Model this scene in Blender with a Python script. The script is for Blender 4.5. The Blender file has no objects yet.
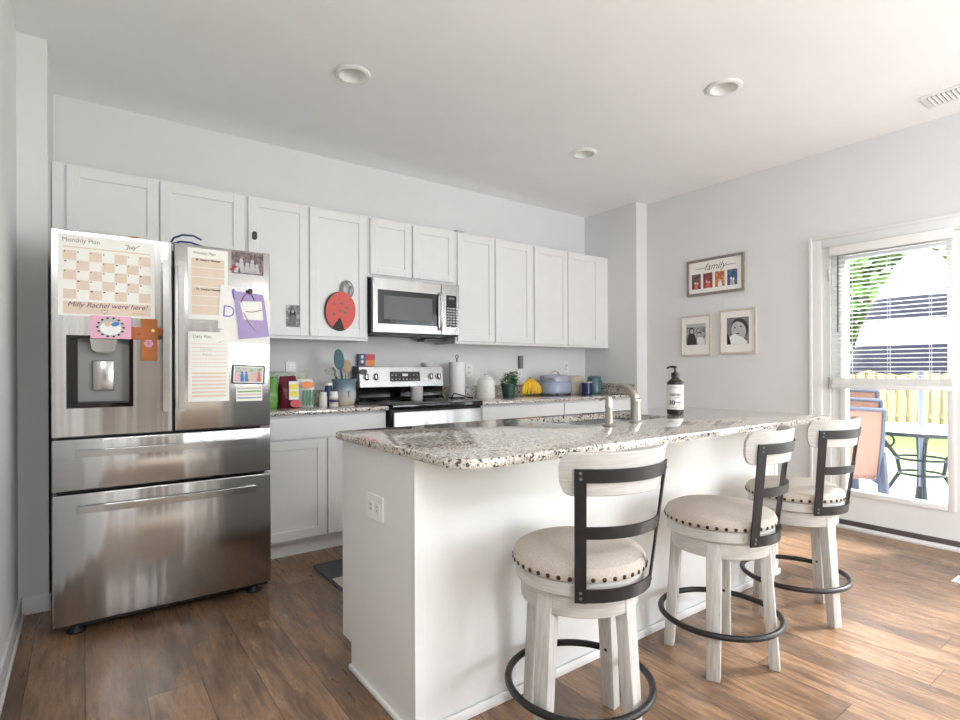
import bpy, bmesh, math, random
from mathutils import Vector, Matrix
random.seed(7)
R = math.radians
sc = bpy.context.scene
C = sc.collection

# ------------------------------------------------------------------ camera
cam_data = bpy.data.cameras.new('camera')
cam_data.sensor_width = 36.0
cam_data.lens = 36.0 * 543.0 / 960.0
cam_data.shift_y = 9.6 / 960.0
cam_data.clip_start = 0.05
cam = bpy.data.objects.new('camera', cam_data)
C.objects.link(cam)
cam.matrix_world = (Matrix.Translation((0, 0, 1.16)) @ Matrix.Rotation(R(-36.11), 4, 'Z')
                    @ Matrix.Rotation(R(90), 4, 'X') @ Matrix.Rotation(R(-0.226), 4, 'Z'))
sc.camera = cam

# ------------------------------------------------------------------ world, sun, window fill lamps, exposure
world = bpy.data.worlds.new('world')
sc.world = world
world.use_nodes = True
wn = world.node_tree
wn.nodes.clear()
w_out = wn.nodes.new('ShaderNodeOutputWorld')
w_bg = wn.nodes.new('ShaderNodeBackground')
w_sky = wn.nodes.new('ShaderNodeTexSky')
w_sky.sky_type = 'NISHITA'
w_sky.sun_disc = False
w_sky.sun_elevation = R(48)
w_sky.sun_rotation = R(100)
w_sky.air_density = 1.0
w_sky.dust_density = 3.0
w_mix = wn.nodes.new('ShaderNodeMix')
w_mix.data_type = 'RGBA'
w_mix.inputs[0].default_value = 0.72
w_mix.inputs[7].default_value = (6.35, 6.9, 7.5, 1)
wn.links.new(w_sky.outputs[0], w_mix.inputs[6])
wn.links.new(w_mix.outputs[2], w_bg.inputs[0])
w_bg.inputs[1].default_value = 0.72
wn.links.new(w_bg.outputs[0], w_out.inputs[0])

def lamp(name, kind, energy, loc, rot, size=None, color=(1, 1, 1), portal=False):
    d = bpy.data.lights.new(name, kind)
    d.energy = energy
    d.color = color
    if kind == 'AREA':
        d.shape = 'RECTANGLE'
        d.size, d.size_y = size
        if portal:
            d.cycles.is_portal = True
    if kind == 'SUN':
        d.angle = R(16)
    o = bpy.data.objects.new(name, d)
    o.location = loc
    o.rotation_euler = rot
    C.objects.link(o)
    return o

# hazy sun beyond the garden, slanting in through the door and the window right of the frame
lamp('sun', 'SUN', 20.0, (14, -4, 10), Vector((-.70, .33, -.64)).to_track_quat('-Z', 'Y').to_euler(), color=(.98, .99, 1))
# area lamps added inside two unseen windows to strengthen their daylight
lamp('window_fill', 'AREA', 66, (3.15, -3.2, 1.35), (R(125), 0, 0), (2.0, 1.9), (.96, .985, 1.0))
lamp('window_fill', 'AREA', 8, (4.30, -.8, 1.1), (R(94), 0, R(90)), (2.1, 1.8), (.96, .985, 1.0))
for p_loc, p_rot, p_size in (((3.175, -3.56, 1.35), (R(90), 0, 0), (2.1, 2.1)), ((4.60, -.72, 1.1), (R(90), 0, R(90)), (2.35, 1.98)),
                             ((-.37, -2.1, 1.37), (R(90), 0, R(-90)), (1.9, 1.95))):
    lamp('window_portal', 'AREA', 1, p_loc, p_rot, p_size, portal=True)
lamp('door_portal', 'AREA', 1, (4.62, 1.33, 1.1), (R(90), 0, R(90)), (.62, 1.75), portal=True)

vs = sc.view_settings
vs.view_transform = 'Standard'
vs.look = 'None'
vs.gamma = 1.0
vs.exposure = 0.56
vs.use_curve_mapping = False
try:
    sc.cycles.use_denoising = True
    sc.cycles.max_bounces = 12
    sc.cycles.diffuse_bounces = 6
    sc.cycles.transparent_max_bounces = 24
    sc.cycles.caustics_reflective = False
    sc.cycles.caustics_refractive = False
    sc.cycles.sample_clamp_indirect = 6.0
except Exception:
    pass

# ------------------------------------------------------------------ materials
def lin(c):
    def f(v):
        v /= 255.0
        return v / 12.92 if v <= .04045 else ((v + .055) / 1.055) ** 2.4
    return (f(c[0]), f(c[1]), f(c[2]), 1.0)

class NT:
    def __init__(s, name):
        s.m = bpy.data.materials.new(name)
        s.m.use_nodes = True
        s.t = s.m.node_tree
        s.b = s.t.nodes['Principled BSDF']
        s.out = s.t.nodes['Material Output']
    def n(s, t, **kw):
        x = s.t.nodes.new(t)
        for k, v in kw.items():
            setattr(x, k, v)
        return x
    def l(s, a, b):
        s.t.links.new(a, b)
    def math(s, op, a, b=None):
        x = s.n('ShaderNodeMath', operation=op)
        for i, v in enumerate((a, b)):
            if v is None:
                continue
            if isinstance(v, (int, float)):
                x.inputs[i].default_value = v
            else:
                s.l(v, x.inputs[i])
        return x.outputs[0]
    def ramp(s, fac, stops, const=False):
        x = s.n('ShaderNodeValToRGB')
        e = x.color_ramp.elements
        while len(e) < len(stops):
            e.new(.5)
        for i, (p, c) in enumerate(stops):
            e[i].position = p
            e[i].color = c
        if const:
            x.color_ramp.interpolation = 'CONSTANT'
        s.l(fac, x.inputs[0])
        return x.outputs[0]
    def mix(s, fac, a, b, mode='MIX'):
        x = s.n('ShaderNodeMix', data_type='RGBA', blend_type=mode)
        for sock, v in ((0, fac), (6, a), (7, b)):
            if isinstance(v, (int, float)):
                x.inputs[sock].default_value = v
            elif isinstance(v, tuple):
                x.inputs[sock].default_value = v
            else:
                s.l(v, x.inputs[sock])
        return x.outputs[2]
    def coords(s, scale=(1, 1, 1)):
        tc = s.n('ShaderNodeTexCoord')
        mp = s.n('ShaderNodeMapping')
        mp.inputs['Scale'].default_value = scale
        s.l(tc.outputs['Object'], mp.inputs[0])
        return mp.outputs[0]
    def noise(s, vec, scale, detail=2, rough=.5):
        x = s.n('ShaderNodeTexNoise')
        x.inputs['Scale'].default_value = scale
        x.inputs['Detail'].default_value = detail
        x.inputs['Roughness'].default_value = rough
        s.l(vec, x.inputs['Vector'])
        return x.outputs['Fac']
    def bump(s, h, strength, dist=.01):
        x = s.n('ShaderNodeBump')
        x.inputs['Strength'].default_value = strength
        x.inputs['Distance'].default_value = dist
        s.l(h, x.inputs['Height'])
        s.l(x.outputs[0], s.b.inputs['Normal'])

def pm(name, rgb, rough=.5, metal=0.0, vary=.04, scale=8, stretch=(1, 1, 1), bump=0.0, spec=None, coat=0.0):
    t = NT(name)
    c = lin(rgb)
    v = t.coords(stretch)
    n = t.noise(v, scale, 3)
    lo = tuple(max(0, x * (1 - vary)) for x in c[:3]) + (1,)
    hi = tuple(min(1, x * (1 + vary)) for x in c[:3]) + (1,)
    t.l(t.ramp(n, [(.3, lo), (.7, hi)]), t.b.inputs['Base Color'])
    t.b.inputs['Roughness'].default_value = rough
    t.b.inputs['Metallic'].default_value = metal
    if spec is not None:
        t.b.inputs['Specular IOR Level'].default_value = spec
    if coat:
        t.b.inputs['Coat Weight'].default_value = coat
        t.b.inputs['Coat Roughness'].default_value = .05
    if bump:
        t.bump(n, bump)
    return t.m

M = {}
M['wall'] = pm('wall_paint', (226, 226, 226), .85, vary=.012, scale=3)
M['rear_dim'] = pm('dimmed_rear_wall', (172, 168, 162), .85, vary=.012, scale=3)  # rear wall colour darkened to dim its reflection in the refrigerator
M['walnut'] = pm('reflection_door_wood', (96, 72, 56), .45, vary=.2, scale=8, stretch=(8, 8, .8))
M['ceiling'] = pm('ceiling_paint', (246, 246, 247), .9, vary=.012, scale=3, bump=.02)
M['trim'] = pm('trim_paint', (234, 234, 233), .4, vary=.01)
M['cab'] = pm('cabinet_paint', (232, 232, 232), .38, vary=.01)
M['island'] = pm('island_paint', (228, 228, 226), .5, vary=.01)
M['black'] = pm('black_plastic', (22, 22, 23), .4, vary=.1)
M['blackmetal'] = pm('black_powdercoat', (38, 37, 37), .42, .3, vary=.12, scale=40)
M['gap'] = pm('dark_rubber', (14, 14, 14), .7)
M['glassblack'] = pm('black_glass', (12, 12, 14), .06, vary=.05, spec=.6)
M['greyplastic'] = pm('grey_plastic', (96, 97, 98), .4)
M['dispenser'] = pm('dispenser_grey', (138, 138, 137), .35, .3)
M['white'] = pm('white_plastic', (238, 238, 236), .35, vary=.01)
M['paper'] = pm('paper', (243, 241, 236), .75, vary=.015, scale=20)
M['tan'] = pm('tan_print', (229, 210, 193), .75, vary=.02, scale=20)
M['ink'] = pm('dark_ink', (62, 52, 62), .8)
M['greyink'] = pm('grey_ink', (140, 134, 130), .8)
M['purpleink'] = pm('plum_marker', (110, 62, 96), .8)
M['orangeink'] = pm('orange_marker', (214, 150, 110), .8)
M['navy'] = pm('navy_plastic', (38, 50, 104), .4)
M['purple'] = pm('lilac_card', (176, 158, 206), .7, vary=.05)
M['violet'] = pm('violet_felt', (132, 108, 204), .8)
M['pink'] = pm('pink_print', (232, 176, 200), .6)
M['terracotta'] = pm('brown_foam', (178, 106, 62), .8, vary=.06, scale=40)
M['red'] = pm('red_card', (222, 104, 96), .7, vary=.03)
M['redgloss'] = pm('red_print', (200, 40, 48), .35)
M['maroon'] = pm('maroon_print', (112, 26, 46), .35)
M['yellow'] = pm('yellow_print', (238, 220, 70), .4)
M['orange'] = pm('orange_print', (238, 140, 52), .4)
M['green'] = pm('green_print', (30, 126, 82), .4)
M['limegreen'] = pm('green_wrapper', (104, 158, 76), .25, vary=.4, scale=14)
M['lightgrey'] = pm('light_grey_print', (190, 190, 192), .7)
M['midgrey'] = pm('mid_grey_print', (128, 126, 126), .7)
M['darkgrey'] = pm('dark_grey_print', (60, 57, 58), .7)
M['skin'] = pm('print_skin', (226, 190, 168), .7)
M['teal'] = pm('teal_silicone', (24, 84, 96), .45)
M['blue'] = pm('blue_print', (70, 130, 200), .6)
M['leaf'] = pm('herb_leaf', (62, 128, 48), .5, vary=.35, scale=30)
M['pot'] = pm('dark_green_pot', (38, 70, 62), .3)
M['banana'] = pm('banana_skin', (236, 190, 40), .45, vary=.12, scale=30)
M['bananatip'] = pm('banana_stem', (112, 92, 36), .7)
M['cooker'] = pm('slate_blue_enamel', (150, 160, 182), .25, vary=.03)
M['lidgrey'] = pm('pale_slate_lid', (160, 168, 186), .25)
M['tealjar'] = pm('grey_teal_glaze', (78, 112, 120), .25, vary=.15, scale=12)
M['navymug'] = pm('navy_glaze', (30, 46, 84), .25, vary=.1)
M['beige'] = pm('beige_cloth', (206, 194, 180), .8, vary=.08, scale=20)
M['ceramic'] = pm('white_ceramic', (236, 235, 232), .25, vary=.01)
M['towel'] = pm('paper_towel', (240, 240, 240), .9, vary=.02, scale=80, bump=.15)
M['pewter'] = pm('dull_pewter', (120, 116, 110), .5, .6, vary=.1)
M['chrome'] = pm('chrome', (225, 225, 226), .12, 1, vary=.02)
M['nickel'] = pm('brushed_nickel', (188, 182, 172), .28, 1, vary=.05, scale=30)
M['sink'] = pm('sink_steel', (205, 206, 207), .28, 1, vary=.04, scale=40)
M['spoonwood'] = pm('spoon_wood', (186, 160, 128), .6, vary=.1, scale=12, stretch=(6, 6, 1))
M['wooldark'] = pm('walnut_grey_frame', (140, 132, 126), .6, vary=.2, scale=30, stretch=(1, 6, 1))
M['oakpale'] = pm('pale_oak_frame', (206, 196, 182), .55, vary=.08, scale=20)
M['amber'] = pm('dark_brown_bottle', (40, 32, 30), .15, vary=.1)
M['grass'] = pm('lawn_green', (112, 132, 66), .9, vary=.35, scale=3, bump=.3)
M['patio'] = pm('patio_concrete', (168, 170, 178), .85, vary=.08, scale=6)
M['fence'] = pm('fence_pine', (176, 158, 124), .8, vary=.18, scale=5, stretch=(3, 3, .4))
M['bark'] = pm('tree_bark', (96, 80, 64), .9, vary=.3, scale=12)
M['foliage'] = pm('tree_foliage', (84, 116, 62), .75, vary=.5, scale=1.1)
M['foliage2'] = pm('pale_tree_foliage', (112, 140, 78), .75, vary=.45, scale=1.1)
M['sling'] = pm('brown_sling_fabric', (140, 104, 88), .8, vary=.12, scale=60)
M['chairmetal'] = pm('slate_chair_metal', (74, 80, 94), .45, .2, vary=.1)
M['stripeblack'] = pm('umbrella_black', (20, 22, 40), .85, vary=.1)
M['stripewhite'] = pm('umbrella_white', (236, 236, 240), .85, vary=.03)
M['tablemetal'] = pm('dark_cast_metal', (36, 46, 46), .5, .3, vary=.2, scale=20)
M['polegrey'] = pm('umbrella_pole', (120, 128, 148), .4, .3)
M['bronze'] = pm('bronze_sweep', (92, 84, 80), .5, .3)
M['mat_dark'] = pm('charcoal_mat', (82, 84, 88), .95, vary=.3, scale=120, bump=.3)
M['mat_pale'] = pm('pale_mat_print', (196, 184, 172), .95, vary=.1, scale=120, bump=.3)
M['linen'] = pm('oatmeal_linen', (188, 179, 169), .9, vary=.10, scale=160, bump=.25)
M['nail'] = pm('bronze_nailhead', (62, 50, 42), .3, .9, vary=.1)
M['speckle'] = pm('speckled_reflection', (206, 204, 200), .4, vary=.28, scale=90)

def stainless(name, rgb, rough, wave):
    t = NT(name)
    v = t.coords((1, 1, .02))
    n = t.noise(v, 9, 2, .4)
    f = t.noise(t.coords((2, 2, 260)), 3, 2)
    c = lin(rgb)
    t.l(t.ramp(f, [(.3, tuple(x * .94 for x in c[:3]) + (1,)), (.7, tuple(min(1, x * 1.05) for x in c[:3]) + (1,))]), t.b.inputs['Base Color'])
    t.b.inputs['Metallic'].default_value = 1
    t.b.inputs['Roughness'].default_value = rough
    t.bump(n, wave, .02)
    return t.m
M['steel'] = stainless('brushed_stainless', (192, 192, 191), .17, .30)
M['steelbright'] = stainless('bright_stainless', (172, 171, 169), .22, .14)

def granite():
    t = NT('granite')
    v = t.coords()
    n0 = t.noise(v, 9, 2)
    base = t.ramp(n0, [(.3, lin((212, 206, 197))), (.5, lin((230, 226, 219))), (.72, lin((204, 190, 174)))])
    def vor(scale):
        x = t.n('ShaderNodeTexVoronoi')
        x.inputs['Scale'].default_value = scale
        w = t.n('ShaderNodeTexNoise')
        w.inputs['Scale'].default_value = scale * .8
        t.l(v, w.inputs['Vector'])
        mx = t.n('ShaderNodeVectorMath', operation='MULTIPLY_ADD')
        t.l(w.outputs['Color'], mx.inputs[0])
        mx.inputs[1].default_value = (.012,) * 3
        t.l(v, mx.inputs[2])
        t.l(mx.outputs[0], x.inputs['Vector'])
        return x
    a = vor(270)
    sep = t.n('ShaderNodeSeparateColor')
    t.l(a.outputs['Color'], sep.inputs[0])
    speck = t.ramp(sep.outputs[0], [(0, lin((44, 38, 34))), (.17, lin((96, 78, 62))), (.29, lin((158, 142, 122))), (.43, lin((205, 198, 186))), (.72, lin((234, 230, 222)))], True)
    m1 = t.mix(.60, base, speck)
    b = vor(140)
    sb = t.n('ShaderNodeSeparateColor')
    t.l(b.outputs['Color'], sb.inputs[0])
    dark = t.ramp(sb.outputs[1], [(0, (1, 1, 1, 1)), (.17, (0, 0, 0, 1))], True)
    m2 = t.mix(dark, m1, lin((62, 52, 46)))
    t.l(m2, t.b.inputs['Base Color'])
    t.b.inputs['Roughness'].default_value = .1
    t.b.inputs['Specular IOR Level'].default_value = .9
    t.b.inputs['Coat Weight'].default_value = .7
    t.b.inputs['Coat Roughness'].default_value = .06
    return t.m
M['granite'] = granite()

def floor_mat():
    t = NT('vinyl_plank')
    tc = t.n('ShaderNodeTexCoord')
    sp = t.n('ShaderNodeSeparateXYZ')
    t.l(tc.outputs['Object'], sp.inputs[0])
    W, L = .178, 1.22
    u = t.math('DIVIDE', sp.outputs[0], W)
    row = t.math('FLOOR', u)
    wn1 = t.n('ShaderNodeTexWhiteNoise', noise_dimensions='1D')
    t.l(row, wn1.inputs['W'])
    vv = t.math('ADD', t.math('DIVIDE', sp.outputs[1], L), wn1.outputs['Value'])
    col = t.math('FLOOR', vv)
    cid = t.n('ShaderNodeCombineXYZ')
    t.l(row, cid.inputs[0]); t.l(col, cid.inputs[1])
    wn2 = t.n('ShaderNodeTexWhiteNoise', noise_dimensions='3D')
    t.l(cid.outputs[0], wn2.inputs['Vector'])
    # grain coordinates, shifted per plank
    off = t.n('ShaderNodeVectorMath', operation='MULTIPLY_ADD')
    t.l(wn2.outputs['Color'], off.inputs[0])
    off.inputs[1].default_value = (7, 7, 7)
    t.l(tc.outputs['Object'], off.inputs[2])
    mp = t.n('ShaderNodeMapping')
    mp.inputs['Scale'].default_value = (9, 1.1, 1)
    t.l(off.outputs[0], mp.inputs[0])
    g = t.noise(mp.outputs[0], 5, 6, .65)
    mp2 = t.n('ShaderNodeMapping')
    mp2.inputs['Scale'].default_value = (3.2, .9, 1)
    t.l(off.outputs[0], mp2.inputs[0])
    patch = t.noise(mp2.outputs[0], 2.2, 4, .6)
    tone = t.ramp(wn2.outputs['Value'], [(0, lin((104, 82, 64))), (.35, lin((134, 106, 82))), (.7, lin((160, 128, 101))), (1, lin((116, 98, 82)))])
    c1 = t.mix(t.ramp(patch, [(.36, (0, 0, 0, 1)), (.66, (1, 1, 1, 1))]), tone, lin((162, 127, 96)))
    c2 = t.mix(t.ramp(patch, [(.30, (.7, .7, .7, 1)), (.5, (0, 0, 0, 1))]), c1, lin((84, 70, 60)))
    c3 = t.mix(t.ramp(g, [(.34, (.75, .75, .75, 1)), (.58, (0, 0, 0, 1))]), c2, lin((84, 62, 48)))
    fu = t.math('FRACT', u)
    fv = t.math('FRACT', vv)
    e1 = t.math('MINIMUM', fu, t.math('SUBTRACT', 1.0, fu))
    e2 = t.math('MULTIPLY', t.math('MINIMUM', fv, t.math('SUBTRACT', 1.0, fv)), L / W)
    e = t.math('MINIMUM', e1, e2)
    seam = t.math('LESS_THAN', e, .011)
    c4 = t.mix(t.math('MULTIPLY', seam, .7), c3, lin((44, 34, 28)))
    t.l(c4, t.b.inputs['Base Color'])
    t.l(t.ramp(g, [(.2, (.34, .34, .34, 1)), (.8, (.24, .24, .24, 1))]), t.b.inputs['Roughness'])
    t.b.inputs['Specular IOR Level'].default_value = .55
    t.bump(g, .06, .004)
    return t.m
M['floor'] = floor_mat()

def whitewash():
    t = NT('whitewashed_wood')
    g = t.noise(t.coords((26, 26, 1.6)), 4, 5, .6)
    t.l(t.ramp(g, [(.26, lin((160, 158, 153))), (.46, lin((190, 188, 183))), (.62, lin((204, 202, 198)))]), t.b.inputs['Base Color'])
    t.b.inputs['Roughness'].default_value = .6
    t.bump(g, .08, .004)
    return t.m
M['washed'] = whitewash()
def whitewash_h():
    t = NT('whitewashed_wood_curved')
    g = t.noise(t.coords((3, 3, 40)), 4, 5, .6)
    t.l(t.ramp(g, [(.25, lin((178, 175, 170))), (.5, lin((194, 191, 187))), (.65, lin((204, 202, 198)))]), t.b.inputs['Base Color'])
    t.b.inputs['Roughness'].default_value = .6
    return t.m
M['washed_h'] = whitewash_h()

def glass_mat():
    t = NT('clear_glass')
    tr = t.n('ShaderNodeBsdfTransparent')
    gl = t.n('ShaderNodeBsdfGlossy')
    gl.inputs['Roughness'].default_value = .02
    fr = t.n('ShaderNodeFresnel')
    fr.inputs[0].default_value = 1.45
    mx = t.n('ShaderNodeMixShader')
    t.l(t.math('MULTIPLY', fr.outputs[0], .8), mx.inputs[0])
    t.l(tr.outputs[0], mx.inputs[1]); t.l(gl.outputs[0], mx.inputs[2])
    t.l(mx.outputs[0], t.out.inputs[0])
    return t.m
M['glass'] = glass_mat()

def crock_mat():
    t = NT('blue_to_cream_glaze')
    tc = t.n('ShaderNodeTexCoord')
    sp = t.n('ShaderNodeSeparateXYZ')
    t.l(tc.outputs['Object'], sp.inputs[0])
    n = t.noise(tc.outputs['Object'], 22, 3)
    h = t.math('ADD', sp.outputs[2], t.math('MULTIPLY', n, .03))
    t.l(t.ramp(t.math('MULTIPLY', h, 5), [(.2, lin((206, 196, 182))), (.48, lin((182, 186, 190))), (.72, lin((120, 142, 156)))]), t.b.inputs['Base Color'])
    t.b.inputs['Roughness'].default_value = .25
    return t.m
M['crock'] = crock_mat()

def sky_card(name, c0, c1, c2, scale):
    t = NT(name)
    n = t.noise(t.coords(), scale, 4, .6)
    t.l(t.ramp(n, [(.34, lin(c0)), (.5, lin(c1)), (.64, lin(c2))]), t.b.inputs['Base Color'])
    t.b.inputs['Roughness'].default_value = .5
    return t.m
M['ph_dusk'] = sky_card('photo_print_dusk', (52, 56, 66), (92, 84, 82), (164, 88, 76), 40)
M['ph_red'] = sky_card('photo_print_red', (70, 66, 70), (120, 70, 64), (184, 74, 62), 44)
M['ph_amber'] = sky_card('photo_print_amber', (140, 70, 44), (196, 116, 64), (228, 170, 110), 60)
M['ph_blue'] = sky_card('photo_print_blue', (40, 60, 120), (58, 92, 140), (96, 120, 110), 44)
M['ph_grey'] = sky_card('photo_print_grey', (96, 94, 94), (150, 148, 148), (206, 204, 202), 30)
M['ph_mauve'] = sky_card('photo_print_mauve', (70, 56, 58), (110, 90, 94), (150, 130, 132), 50)
M['ph_garden'] = sky_card('photo_print_garden', (120, 160, 96), (190, 200, 190), (226, 190, 190), 60)
M['ph_micro'] = sky_card('pebbled_grey_print', (110, 110, 110), (170, 170, 170), (210, 210, 210), 120)  # pebbled grey of the microwave buttons

# ------------------------------------------------------------------ mesh helpers
class MB:
    def __init__(s):
        s.bm = bmesh.new()
        s.mi = 0
    def _tagnew(s, old):
        for f in s.bm.faces:
            if f not in old:
                f.material_index = s.mi
    def box(s, x0, y0, z0, x1, y1, z1, bev=0.0, seg=2, mat=None):
        bm = s.bm
        old = set(bm.faces) if s.mi else None
        x0, x1 = min(x0, x1), max(x0, x1); y0, y1 = min(y0, y1), max(y0, y1); z0, z1 = min(z0, z1), max(z0, z1)
        co = [(x, y, z) for x in (x0, x1) for y in (y0, y1) for z in (z0, z1)]
        if mat is not None:
            co = [mat @ Vector(c) for c in co]
        v = [bm.verts.new(c) for c in co]
        fs = [bm.faces.new([v[i] for i in q]) for q in ((0, 1, 3, 2), (4, 6, 7, 5), (0, 4, 5, 1), (2, 3, 7, 6), (0, 2, 6, 4), (1, 5, 7, 3))]
        if bev:
            es = list({e for f in fs for e in f.edges})
            bmesh.ops.bevel(bm, geom=es, offset=bev, segments=seg, affect='EDGES', profile=.5, clamp_overlap=True)
        if old is not None:
            s._tagnew(old)
        return s
    def lathe(s, prof, segs=32, c=(0, 0, 0), mat=None, cap=True):
        bm = s.bm
        old = set(bm.faces) if s.mi else None
        rings = []
        for (r, z) in prof:
            if r < 1e-6:
                p = Vector((c[0], c[1], c[2] + z))
                rings.append([bm.verts.new(mat @ p if mat else p)])
            else:
                ring = []
                for k in range(segs):
                    a = 2 * math.pi * k / segs
                    p = Vector((c[0] + r * math.cos(a), c[1] + r * math.sin(a), c[2] + z))
                    ring.append(bm.verts.new(mat @ p if mat else p))
                rings.append(ring)
        for a, b in zip(rings, rings[1:]):
            for k in range(segs):
                k2 = (k + 1) % segs
                if len(a) == 1 and len(b) == 1:
                    break
                if len(a) == 1:
                    bm.faces.new((a[0], b[k2], b[k]))
                elif len(b) == 1:
                    bm.faces.new((a[k], a[k2], b[0]))
                else:
                    bm.faces.new((a[k], a[k2], b[k2], b[k]))
        if cap:
            for ring in (rings[0], rings[-1]):
                if len(ring) > 2:
                    bm.faces.new(ring)
        if old is not None:
            s._tagnew(old)
        return s
    def tube(s, pts, r, segs=10, closed=False, mat=None):
        bm = s.bm
        old = set(bm.faces) if s.mi else None
        pts = [Vector(p) for p in pts]
        n = len(pts)
        rs = r if isinstance(r, (list, tuple)) else [r] * n
        rings = []
        up = Vector((0, 0, 1))
        prev = None
        for i, p in enumerate(pts):
            if closed:
                d = (pts[(i + 1) % n] - pts[i - 1]).normalized()
            else:
                d = (pts[min(i + 1, n - 1)] - pts[max(i - 1, 0)]).normalized()
            if prev is None:
                a = d.cross(up)
                if a.length < .05:
                    a = d.cross(Vector((1, 0, 0)))
                a.normalize()
            else:
                a = prev - d * prev.dot(d)
                a.normalize()
            prev = a
            b = d.cross(a)
            ring = []
            for k in range(segs):
                t = 2 * math.pi * k / segs
                q = p + (a * math.cos(t) + b * math.sin(t)) * rs[i]
                ring.append(bm.verts.new(mat @ q if mat else q))
            rings.append(ring)
        m = n if closed else n - 1
        for i in range(m):
            a, b = rings[i], rings[(i + 1) % n]
            for k in range(segs):
                k2 = (k + 1) % segs
                bm.faces.new((a[k], a[k2], b[k2], b[k]))
        if not closed:
            bm.faces.new(rings[0]); bm.faces.new(rings[-1])
        if old is not None:
            s._tagnew(old)
        return s
    def prism(s, poly, d0, d1, axis='z', mat=None):
        """poly: 2-D outline; axis z -> (x,y), y -> (x,z), x -> (y,z)"""
        bm = s.bm
        old = set(bm.faces) if s.mi else None
        def P(p, d):
            q = {'z': (p[0], p[1], d), 'y': (p[0], d, p[1]), 'x': (d, p[0], p[1])}[axis]
            return mat @ Vector(q) if mat else Vector(q)
        a = [bm.verts.new(P(p, d0)) for p in poly]
        b = [bm.verts.new(P(p, d1)) for p in poly]
        bm.faces.new(a); bm.faces.new(b)
        n = len(poly)
        for i in range(n):
            j = (i + 1) % n
            bm.faces.new((a[i], a[j], b[j], b[i]))
        if old is not None:
            s._tagnew(old)
        return s
    def arcband(s, R0, R1, z0, z1, a0, a1, n=24, lean=0.0, zref=0.0):
        bm = s.bm
        old = set(bm.faces) if s.mi else None
        rings = []
        for i in range(n + 1):
            a = a0 + (a1 - a0) * i / n
            ring = []
            for (r, z) in ((R0, z0), (R1, z0), (R1, z1), (R0, z1)):
                rr = r + lean * (z - zref)
                ring.append(bm.verts.new((rr * math.cos(a), rr * math.sin(a), z)))
            rings.append(ring)
        for a, b in zip(rings, rings[1:]):
            for k in range(4):
                bm.faces.new((a[k], a[(k + 1) % 4], b[(k + 1) % 4], b[k]))
        bm.faces.new(rings[0]); bm.faces.new(rings[-1])
        if old is not None:
            s._tagnew(old)
        return s
    def build(s, name, mats, parent=None, kind=None, smooth=True, angle=32):
        bm = s.bm
        bmesh.ops.recalc_face_normals(bm, faces=bm.faces[:])
        if parent is not None:
            o = OFF.get(parent.name, Vector((0, 0, 0)))
            if o.length:
                bmesh.ops.translate(bm, verts=bm.verts[:], vec=-o)
        me = bpy.data.meshes.new(name)
        bm.to_mesh(me)
        bm.free()
        for m in (mats if isinstance(mats, (list, tuple)) else [mats]):
            me.materials.append(M[m] if isinstance(m, str) else m)
        if smooth:
            me.polygons.foreach_set('use_smooth', [True] * len(me.polygons))
            me.set_sharp_from_angle(angle=R(angle))
        ob = bpy.data.objects.new(name, me)
        C.objects.link(ob)
        if parent is not None:
            ob.parent = parent
            OFF[ob.name] = OFF.get(parent.name, Vector((0, 0, 0)))
        if kind:
            ob['kind'] = kind
        return ob
OFF = {}

def tag(o, label, cat, group=None):
    o['label'] = label
    o['category'] = cat
    if group:
        o['group'] = group
    return o
def thing(name, label, cat, loc=(0, 0, 0), group=None):
    o = bpy.data.objects.new(name, None)
    o.empty_display_size = .05
    C.objects.link(o)
    o.location = loc
    OFF[o.name] = Vector(loc)
    tag(o, label, cat, group)
    return o
def kids(o):
    return [c for c in bpy.data.objects if c.parent == o]
def copy_tree(o, parent=None):
    c = o.copy()
    C.objects.link(c)
    c.parent = parent
    for ch in kids(o):
        copy_tree(ch, c)
    return c
def orient(o, rot):
    o.rotation_euler = rot

def text(name, body, size, loc, facing, mat, parent, shear=0.0, align='CENTER', weight=0.0, tilt=0.0, sx=1.0):
    cu = bpy.data.curves.new('t', 'FONT')
    cu.body = body
    cu.size = size
    cu.shear = shear
    cu.align_x = align
    cu.align_y = 'CENTER'
    cu.extrude = .0004
    cu.offset = weight
    tmp = bpy.data.objects.new('t', cu)
    C.objects.link(tmp)
    bpy.context.view_layer.update()
    dg = bpy.context.evaluated_depsgraph_get()
    me = bpy.data.meshes.new_from_object(tmp.evaluated_get(dg))
    bpy.data.objects.remove(tmp)
    bpy.data.curves.remove(cu)
    rot = {'-y': Matrix.Rotation(R(90), 4, 'X'),
           '-x': Matrix.Rotation(R(-90), 4, 'Z') @ Matrix.Rotation(R(90), 4, 'X')}[facing]
    o = OFF.get(parent.name, Vector((0, 0, 0)))
    me.transform(Matrix.Translation(Vector(loc) - o) @ rot @ Matrix.Rotation(R(tilt), 4, 'Z') @ Matrix.Diagonal((sx, 1, 1, 1)))
    me.name = name
    me.materials.clear()
    me.materials.append(M[mat])
    ob = bpy.data.objects.new(name, me)
    C.objects.link(ob)
    ob.parent = parent
    OFF[ob.name] = o
    return ob

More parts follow.
